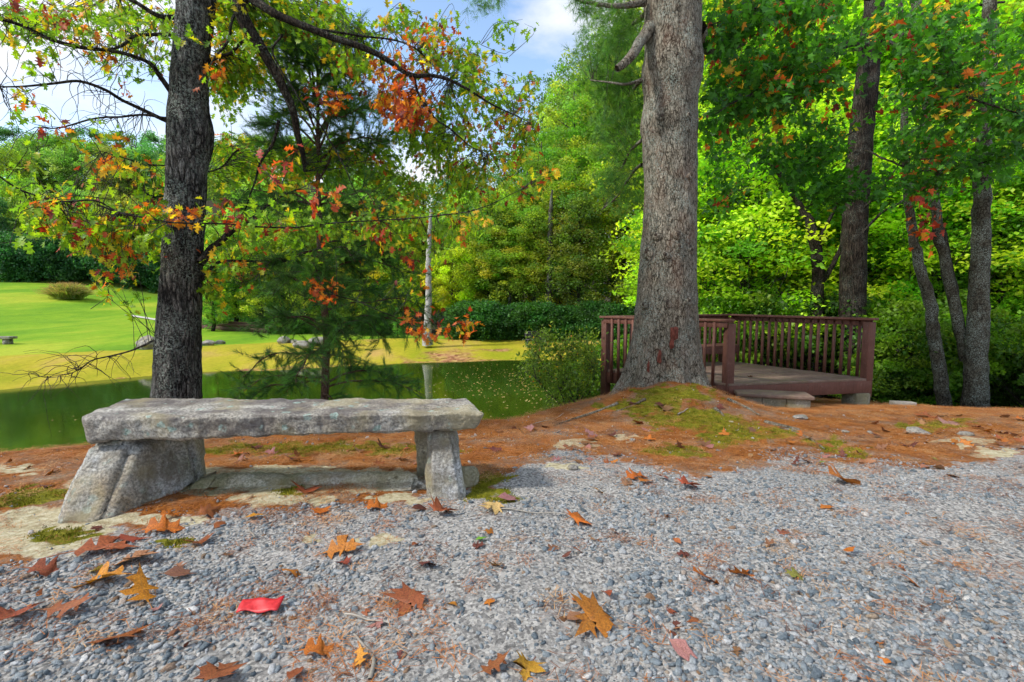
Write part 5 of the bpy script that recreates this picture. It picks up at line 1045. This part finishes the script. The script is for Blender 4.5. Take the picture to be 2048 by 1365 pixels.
#blob_rock("ledge_rock", "half-buried tan bedrock with moss at the left edge of the gravel", 60, 1075, .42, .22, .05, 31, M_ledge, sink=.42)
blob_rock("ledge_rock", "sloped dark stone foot beside the right bench leg", 925, 965, .10, .10, .13, 33, M_conc, sink=.5)
for i, (px, py, s, lab) in enumerate([(1690, 865, .04, "round grey stone set in the needles below the deck step"), (1740, 866, .035, "grey-green stone right of the round grey one below deck"), (1835, 867, .10, "long flat grey rock in the needles right of the deck"), (1463, 845, .03, "small mossy stone on the right slope of the pine's mound"), (1265, 882, .04, "tan flat stone sunk in the ground before the mound"), (1145, 937, .045, "pale flat stone where gravel meets needles before the mound"), (1930, 872, .07, "pale stone streak on the ground at the far right"), (1600, 838, .09, "grey flat rock in front of the step's right corner")]):
    blob_rock("stone", lab, px, py, s, s * .8, s * .4, 40 + i, M_rock if i != 3 else M_ledge, "stone", i, .3)
blob_rock("boulder", "big pale boulder at the lawn edge left of the oak trunk", 300, 690, .62, .5, .42, 61, M_rock, "rock", sink=.2, Ydist=23.5)
for i, (px, s) in enumerate([(415, .45), (440, .3), (570, .55), (605, .5), (640, .6), (590, .3)]):
    blob_rock("boulder", ["rounded pale rock just right of the oak trunk on far bank", "small pale rock second right of the oak trunk on far bank", "pale rock left of young pine trunk on the far bank", "pale rock close behind the young pine trunk on far bank", "largest pale rock right behind the young pine trunk on far bank", "small rock amid the larger pale ones on far bank"][i], px, 700, s, s * .7, s * .5, 70 + i, M_rock, "rock", i, .25, "rocks along the far bank", False, 25 + (i % 3) * .8)

# ------------------------------------------------------------------ far things
# low brown wall
wy = 36; a = at(395, 655, wy); b = at(545, 668, wy - 3); wt = empty("retaining_wall", "low reddish-brown timber retaining wall across the pond right of the oak", "wall", (a + b) / 2); wlc = np.array(wt.location)
g = G("brown_wall"); M_wall = g.done(g.bsdf(g.ramp(g.noise(g.co((1, 1, 6)), 3, 5), [(.35, (.06, .028, .02)), (.65, (.10, .05, .038))]), .8))
for k in range(2):
    z0 = gzf(a[0], a[1]) + .02 + k * .30; v, f = beam([a[0], a[1], z0 + .05], [b[0], b[1], z0 + .05 - .12], .2, .29); mk("timber", v - wlc, f, M_wall, wt)
v, f = beam([a[0], a[1], z0 + .24], [b[0], b[1], z0 + .24 - .12], .3, .06); mk("capping", v - wlc, f, M_wall, wt)
# far stone bench
p = at(8, 692, 24); p[2] = gzf(p[0], p[1]); fb = empty("garden_bench", "small pale stone bench on the lawn at the left edge", "bench", p)
o = mk("seat", *box(-1.0, .5, -.22, .22, .30, .42), M_rock, fb); bevel(o, .02)
o = mk("leg", *box(.12, .3, -.18, .18, -.1, .30), M_rock, fb); o = mk("leg", *box(-.8, -.6, -.18, .18, -.1, .30), M_rock, fb)
# dark park bench across the pond
p = at(1072, 689, 27.2); p[2] = gzf(p[0], p[1]); kb = empty("park_bench", "black slatted bench on the grass across the pond behind the azalea", "bench", p, rz=.25)
g = G("black_paint"); M_blk = g.done(g.bsdf((.02, .02, .022), .4))
for z in (.5, .62, .74): mk("back_slat", *box(-.6, .6, .18, .21, z, z + .09), M_blk, kb)
for y in (-.2, -.05, .1): mk("seat_slat", *box(-.6, .6, y, y + .11, .38, .41), M_blk, kb)
for x in (-.55, .5): mk("leg", *box(x, x + .05, -.2, .2, -.05, .38), M_blk, kb); mk("back_post", *box(x, x + .05, .16, .18, .3, .85), M_blk, kb)
# ornamental grass
p = at(137, 607, 50); p[2] = gzf(p[0], p[1]); n = 2600
r2 = rng; az_ = r2.uniform(0, 6.28, n); ph = r2.uniform(.05, 1.15, n) ** 1; L_ = r2.uniform(1.3, 2.0, n); b0 = np.stack([r2.normal(0, .35, n), r2.normal(0, .3, n), 0 * L_], -1)
d = np.stack([np.sin(ph) * np.cos(az_), np.sin(ph) * np.sin(az_), np.cos(ph)], -1); m1 = b0 + d * L_[:, None] * .6; e1 = m1 + (d * [1, 1, .4]) * L_[:, None] * .5 - [0, 0, .1]
s = np.cross(d, r2.normal(size=(n, 3))); s /= np.linalg.norm(s, axis=1)[:, None]; s *= .02
v = np.stack([b0 - s, b0 + s, m1 + s, m1 - s, e1], 1).reshape(-1, 3); i0 = np.arange(n)[:, None] * 5; f = np.vstack([i0 + [0, 1, 2], i0 + [0, 2, 3], i0 + [3, 2, 4]])
cg = pal(n, [(.24, .30, .07), (.32, .34, .10), (.16, .25, .05)]); cc_ = np.repeat(cg, 5, 0).reshape(n, 5, 3); cc_[:, 4] = [.42, .22, .15]
og = empty("ornamental_grass", "big round clump of plumed ornamental grass atop the lawn", "grass clump", p)
tag(mk("blades", v, f, M_leaf, og, cols=cc_.reshape(-1, 3)), kind='stuff'); og.scale = (1.2, 1.2, 1.25)
# path line
P = [at(px, py, yy) for px, py, yy in ((255, 627, 44), (290, 632, 42), (325, 636, 40))]; v = []
for q in P: z = gzf(q[0], q[1]) + .07; v += [[q[0], q[1] - .4, z], [q[0], q[1] + .4, z]]
g = G("pale_path"); M_path = g.done(g.bsdf((.5, .48, .44), .9)); tag(mk("path", v, [[0, 2, 3, 1], [2, 4, 5, 3]], M_path), "pale path line across the lawn", kind='structure')
# timber offcut right of the deck
p = gp(1805, 812); o = mk("timber_block", *box(-.17, .17, -.06, .06, -.03, .07), M_grey, loc=p); o.rotation_euler = (0, .03, -.1); bevel(o, .008); tag(o, "short weathered timber block on the ground right of the deck", "timber block")

# ------------------------------------------------------------------ red scrap, sticks, fallen leaves
p = g3(521, 1222, .016); nx, ny = 14, 6; u, w_ = np.meshgrid(np.linspace(0, 1, nx), np.linspace(0, 1, ny)); wd_, hd = 79 / (F) * 1.9 * 1.0, .052
zz = .004 * np.sin(u * 9 + w_ * 3) + .010 * w_ + .006 * u; x_ = (u - .5) * wd_ * .92; y_ = (w_ - .5) * hd * (1 + .25 * (u > .85)) + .006 * np.sin(u * 7)
v = np.stack([x_, y_, zz], -1).reshape(-1, 3); i = (np.arange(ny - 1)[:, None] * nx + np.arange(nx - 1)[None]).ravel(); f = np.stack([i, i + 1, i + nx + 1, i + nx], -1)
g = G("red_plastic"); M_red = g.done(g.bsdf(g.ramp(g.noise(g.co(1), 60, 4), [(.3, (.38, .012, .016)), (.7, (.58, .03, .035))]), .45, g.bump(g.noise(g.co(1), 35, 4), .6, .004), spec=.4))
o = mk("plastic_scrap", v, f, M_red, smooth=True, loc=p); o.rotation_euler = (.12, 0, .06); so_ = o.modifiers.new("thickness", 'SOLIDIFY'); so_.thickness = .0025; tag(o, "crumpled bright red plastic strip lying on the gravel", "litter")
def stick(pts, rad, label, h=.008):
    P = np.array([gp(*q) for q in pts]); P[:, 2] += h; C = spline(P, 20); C[:, 2] += .004 * np.sin(np.linspace(0, 9, 20)); v, f = tube(C, np.linspace(rad, rad * .45, 20), 6)
    o = mk("twig", v - P[0], f, M_grey, smooth=True, loc=P[0]); tag(o, label, "twig")
stick([(740, 1365), (748, 1330), (738, 1305), (722, 1290), (708, 1274)], .0075, "curved bare stick at the bottom edge near a small orange leaf")
stick([(690, 1236), (735, 1245), (780, 1256)], .004, "thin straight twig right of the red plastic strip", .014)
stick([(1000, 1022), (1060, 1028), (1130, 1034)], .004, "long thin pale twig beside the yellow star-shaped leaf", .012)
stick([(1356, 832), (1366, 826), (1376, 820)], .010, "short bleached stick on the moss of the pine's mound", .014)
stick([(510, 1080), (500, 1066), (494, 1055)], .004, "small bent twig on gravel below the left half of the bench", .012)
stick([(1060, 852), (1110, 838), (1128, 828)], .005, "twig at the water's edge left of the mound")
stick([(1015, 918), (1035, 915), (1052, 908)], .004, "pale twig on needles right of the bench")
from mathutils import Matrix
FM = {}
for kd in ('oak', 'maple', 'oval'):
    FM[kd] = [raw("fallen_leaf", *leaf_shape(kd, c_, f_, 90 + i), M_fallen, True) for i, (c_, f_) in enumerate([(.2, .15), (.6, .3), (-.45, -.1), (.9, -.3)])]
C_ = dict(rust=(.30, .09, .03), orange=(.50, .15, .018), gold=(.56, .24, .02), brown=(.22, .10, .05), pink=(.36, .17, .15), red=(.34, .07, .03), yellow=(.60, .46, .16), tan=(.34, .18, .09), green=(.16, .34, .03), maroon=(.13, .035, .025), olive=(.24, .24, .04))
def fallen(px, py, w, kd, colr, lab, rot=None, var=None, tilt=.2, group="oak leaves fallen on the gravel", lift=.012):
    p = gp(px, py); s = w / F * p[1] * 1.1; rot = rng.uniform(0, 6.28) if rot is None else rot
    o = ob("fallen_leaf", FM[kd][rng.integers(4) if var is None else var]); c = np.array(C_[colr]) * (1 + rng.normal(0, .07, 3))
    M = eul(np.array([rng.normal(0, tilt)]), np.array([rng.normal(0, tilt)]), np.array([rot]))[0] * s
    mw = Matrix(M.tolist()).to_4x4(); cen_ = Vector((M @ np.array([0, .45, 0])).tolist()); mw.translation = Vector(p + [0, 0, lift + s * .10]) - cen_; o.matrix_world = mw; o.color = (*np.clip(c, 0, 1), 1)
    tag(o, lab, "leaf", group); return o
FL = [(198, 1110, 105, 'oak', 'rust', "long rust-brown lobed leaf left of the gravel's moss patch", -1.2, 0), (265, 1130, 85, 'oak', 'tan', "tan-orange lobed leaf just right of the long rust-brown one", -1.4, 0), (205, 1165, 95, 'oak', 'gold', "large golden-orange leaf overlapping a cream leaf at left", 1.7, 1),
 (192, 1147, 45, 'oval', 'yellow', "crumpled cream-yellow leaf under the large golden-orange leaf", .4, 1), (92, 1150, 72, 'oak', 'rust', "rust leaf curled near the left edge above the red cluster", -1.4, 1), (285, 1198, 80, 'oak', 'gold', "bright golden deeply lobed leaf on gravel at left", 1.0, 2), (25, 1235, 75, 'maple', 'red', "dark red curled leaf cut by the left edge", .3, 1),
 (130, 1230, 75, 'oak', 'rust', "brick-brown leaf lying right of the dark red edge leaf", -1.3, 2), (242, 1275, 85, 'maple', 'rust', "folded maroon-brown leaf in the lower left gravel", .6, 3), (355, 1155, 48, 'oval', 'brown', "small dull brown leaf between golden leaf and red plastic", -1.2, 0), (266, 1078, 50, 'maple', 'red', "crinkled dark orange-red leaf below the left bench leg", .2, 3),
 (320, 1063, 70, 'oak', 'orange', "orange leaf with dark edges right of the crinkled red one", -1.3, 1), (398, 1090, 42, 'maple', 'rust', "small upright rust leaf below the bench's left half", .8, 1), (440, 1052, 36, 'oval', 'rust', "brown curled leaf on gravel under the slab's left third", 0, 3), (508, 1039, 36, 'oval', 'gold', "small yellow-orange oval leaf below the bench", -1.3, 0),
 (638, 1028, 36, 'maple', 'orange', "bright orange small leaf below the bench's middle", .5, 0), (680, 1108, 72, 'oak', 'orange', "orange-brown long leaf on gravel below the bench's middle", -1.35, 0), (686, 1132, 28, 'maple', 'red', "tiny red leaf tucked beneath the orange-brown long leaf", 1, 1), (587, 1145, 58, 'oak', 'orange', "curled orange leaf above the red plastic strip", -1.3, 3),
 (752, 1020, 50, 'oak', 'orange', "wavy orange leaf below the slab left of the right leg", -1.4, 1), (886, 1026, 48, 'maple', 'rust', "rust leaf on gravel directly below the right bench leg", -.8, 1), (838, 1022, 32, 'oval', 'maroon', "small maroon leaf left of the rust leaf below right leg", -1.2, 1), (984, 1022, 42, 'maple', 'yellow', "pale yellow star-shaped leaf beside the long thin twig", 2.2, 2),
 (1015, 1003, 42, 'oval', 'pink', "pinkish leaf above the pale yellow star-shaped leaf", -1.3, 0), (985, 1068, 42, 'oak', 'orange', "orange curled leaf above the small green leaf", -1.2, 3), (962, 1084, 25, 'oval', 'green', "small fresh green leaf on the gravel centre", -1.2, 0), (1165, 1040, 60, 'maple', 'orange', "orange-brown curled leaf at the end of the thin twig", -1, 3), (1160, 1105, 38, 'oval', 'rust', "small brown curled leaf in the middle of the gravel", -1.2, 3),
 (993, 1137, 42, 'oak', 'tan', "upright tan-brown leaf in the centre gravel", .3, 1), (857, 1130, 46, 'maple', 'maroon', "dark reddish-brown crumpled leaf left of centre gravel", -.9, 3), (815, 1215, 72, 'maple', 'rust', "triangular brick-brown leaf right of the red plastic strip", 3.0, 0), (905, 1215, 26, 'oval', 'orange', "tiny orange scrap of leaf right of the triangular leaf", 1, 1), (975, 1205, 52, 'oak', 'orange', "narrow standing orange leaf in the centre foreground", .2, 3),
 (1213, 1192, 40, 'oval', 'red', "rolled brick-red leaf above the big orange leaf", .1, 1), (1185, 1250, 88, 'maple', 'orange', "largest bright orange leaf in the right-centre foreground", 2.5, 0), (1150, 1243, 40, 'oval', 'brown', "brown leaf peeking from under the largest orange leaf", 1.4, 0), (1304, 1204, 38, 'oval', 'tan', "small peach leaf right of the largest orange leaf", -1.3, 1),
 (1408, 1163, 66, 'oak', 'orange', "orange leaf left of a pair at right-centre gravel", -1.5, 0), (1485, 1155, 58, 'oak', 'orange', "curled orange leaf right of a pair at right-centre gravel", .3, 1), (1592, 1153, 50, 'oak', 'olive', "greenish-yellow thin leaf on the right gravel", -1.5, 3), (1832, 1172, 62, 'oak', 'orange', "orange-red curled leaf alone on the right gravel", -1.6, 3), (1695, 1110, 30, 'oval', 'orange', "small orange oval leaf right of centre on pale gravel", -1.2, 2),
 (1365, 1312, 62, 'oval', 'pink', "pale pink-brown smooth leaf in lower right foreground", -2.4, 0), (635, 1310, 72, 'oak', 'orange', "orange leaf near the bottom beside the curved stick", -1.4, 1), (722, 1328, 42, 'oak', 'gold', "golden small leaf left of the curved stick", .2, 2), (440, 1355, 78, 'maple', 'rust', "orange-brown leaf cut by the bottom edge at left", -.2, 0), (590, 1357, 50, 'oval', 'rust', "rust leaf cut by the bottom edge below the orange one", 0, 0),
 (985, 1348, 60, 'oak', 'rust', "rust-orange pointed leaf at the bottom edge near centre", -1, 2), (1055, 1346, 52, 'maple', 'gold', "spotted golden-red leaf at the bottom edge near centre", 3.0, 1), (1270, 958, 48, 'oak', 'orange', "orange leaves' middle member in cluster at the gravel edge", -1.2, 1), (1255, 972, 36, 'oak', 'tan', "lower tan leaf in cluster at the gravel edge", -1.2, 1), (1290, 968, 36, 'oak', 'orange', "right-hand light orange leaf of cluster at gravel edge", -1, 0),
 (1327, 960, 32, 'oval', 'red', "round red-orange leaf right of the cluster at gravel edge", .1, 0), (1378, 974, 36, 'maple', 'red', "deep red leaf with orange tip right of the round one", -1.3, 1), (1198, 988, 28, 'oval', 'gold', "small yellow leaf left of the cluster at gravel edge", -1.4, 0), (1420, 957, 24, 'oval', 'orange', "little orange leaf right of the deep red leaf", -1.2, 3), (1685, 965, 76, 'oak', 'orange', "long orange leaf with dark rim on the right gravel", -1.6, 1),
 (1652, 1021, 30, 'oval', 'orange', "small bright orange leaf below the long dark-rimmed one", -1.3, 0), (1850, 938, 28, 'oval', 'tan', "light brown leaf left of the brown tuft at right", -1.2, 1), (1875, 940, 30, 'oval', 'tan', "light brown leaf right beside its twin at right", -1.4, 1), (1905, 955, 38, 'oval', 'brown', "brown bristly leaf clump on the right gravel", -.8, 3), (1642, 930, 20, 'oval', 'green', "tiny green leaf on gravel below the deck step", .3, 0), (1870, 923, 16, 'oval', 'olive', "tiny yellow leaf on the far right gravel", 0, 0),
 (612, 985, 48, 'maple', 'rust', "red-brown leaf leaning on the rock ledge under the bench", .3, 1), (425, 1025, 48, 'maple', 'rust', "brown-red leaf near the ledge's left end", -1.2, 3), (338, 1035, 38, 'oak', 'orange', "orange leaf right of the left leg's foot", -1, 1)]
for q in FL: fallen(*q[:6], rot=q[6], var=q[7])
kinds = [("rust", "rust-brown"), ("brown", "dull brown"), ("pink", "pinkish-brown"), ("maroon", "dark maroon"), ("tan", "tan"), ("orange", "orange")]
zones = [((980, 1260), (850, 930), 26, "on pine needles between bench and mound"), ((1250, 1480), (800, 900), 12, "on the mossy mound at the pine's foot"), ((1500, 1780), (845, 930), 26, "on needles below the deck step"), ((1780, 2048), (832, 900), 34, "on needles at the far right"), ((370, 840), (893, 932), 20, "seen under the bench slab"), ((0, 110), (915, 990), 8, "on the bank at the far left"), ((1100, 2040), (1000, 1340), 30, "on the right-hand gravel"), ((30, 1000), (1060, 1340), 22, "on the left-hand gravel")]
SM = {}
for (x0, x1), (y0, y1), n, where in zones:
    for _ in range(n):
        SM.setdefault((where, random.choice(kinds)), []).append((random.uniform(x0, x1), random.uniform(y0, y1), random.uniform(14, 30), random.choice(['oak', 'oak', 'maple', 'oval'])))
for (where, (ck, cw)), rows in SM.items():
    rows.sort()
    for i, (a_, b_, w_, kd) in enumerate(rows):
        lab = f"small {cw} leaf {where}" + (", " + nth(i, len(rows)) + ("" if len(rows) > 1 else "") if len(rows) > 1 else "")
        fallen(a_, b_, w_, kd, ck, lab, group=f"small {cw} leaves {where}", tilt=.3, lift=.004)
for px, py, ck in ((1540, 744, 'rust'), (1552, 747, 'brown'), (1508, 754, 'brown')):
    d_ = ray(px, py); t_ = (DZ + .012 - CAMZ) / d_[2]; o = fallen(px, 900, 24, 'oak', ck, f"{'red-brown' if ck=='rust' else 'brown'} curled leaf lying on the deck boards{' near the front' if px==1508 else ' mid-floor right' if px == 1552 else ' mid-floor left'}", group="leaves on the deck")
    o.location = Vector((np.array([0, 0, CAMZ]) + d_ * t_).tolist()); o.scale = o.scale * 1.5
print("tris est", sum(len(m.polygons) for m in bpy.data.meshes))
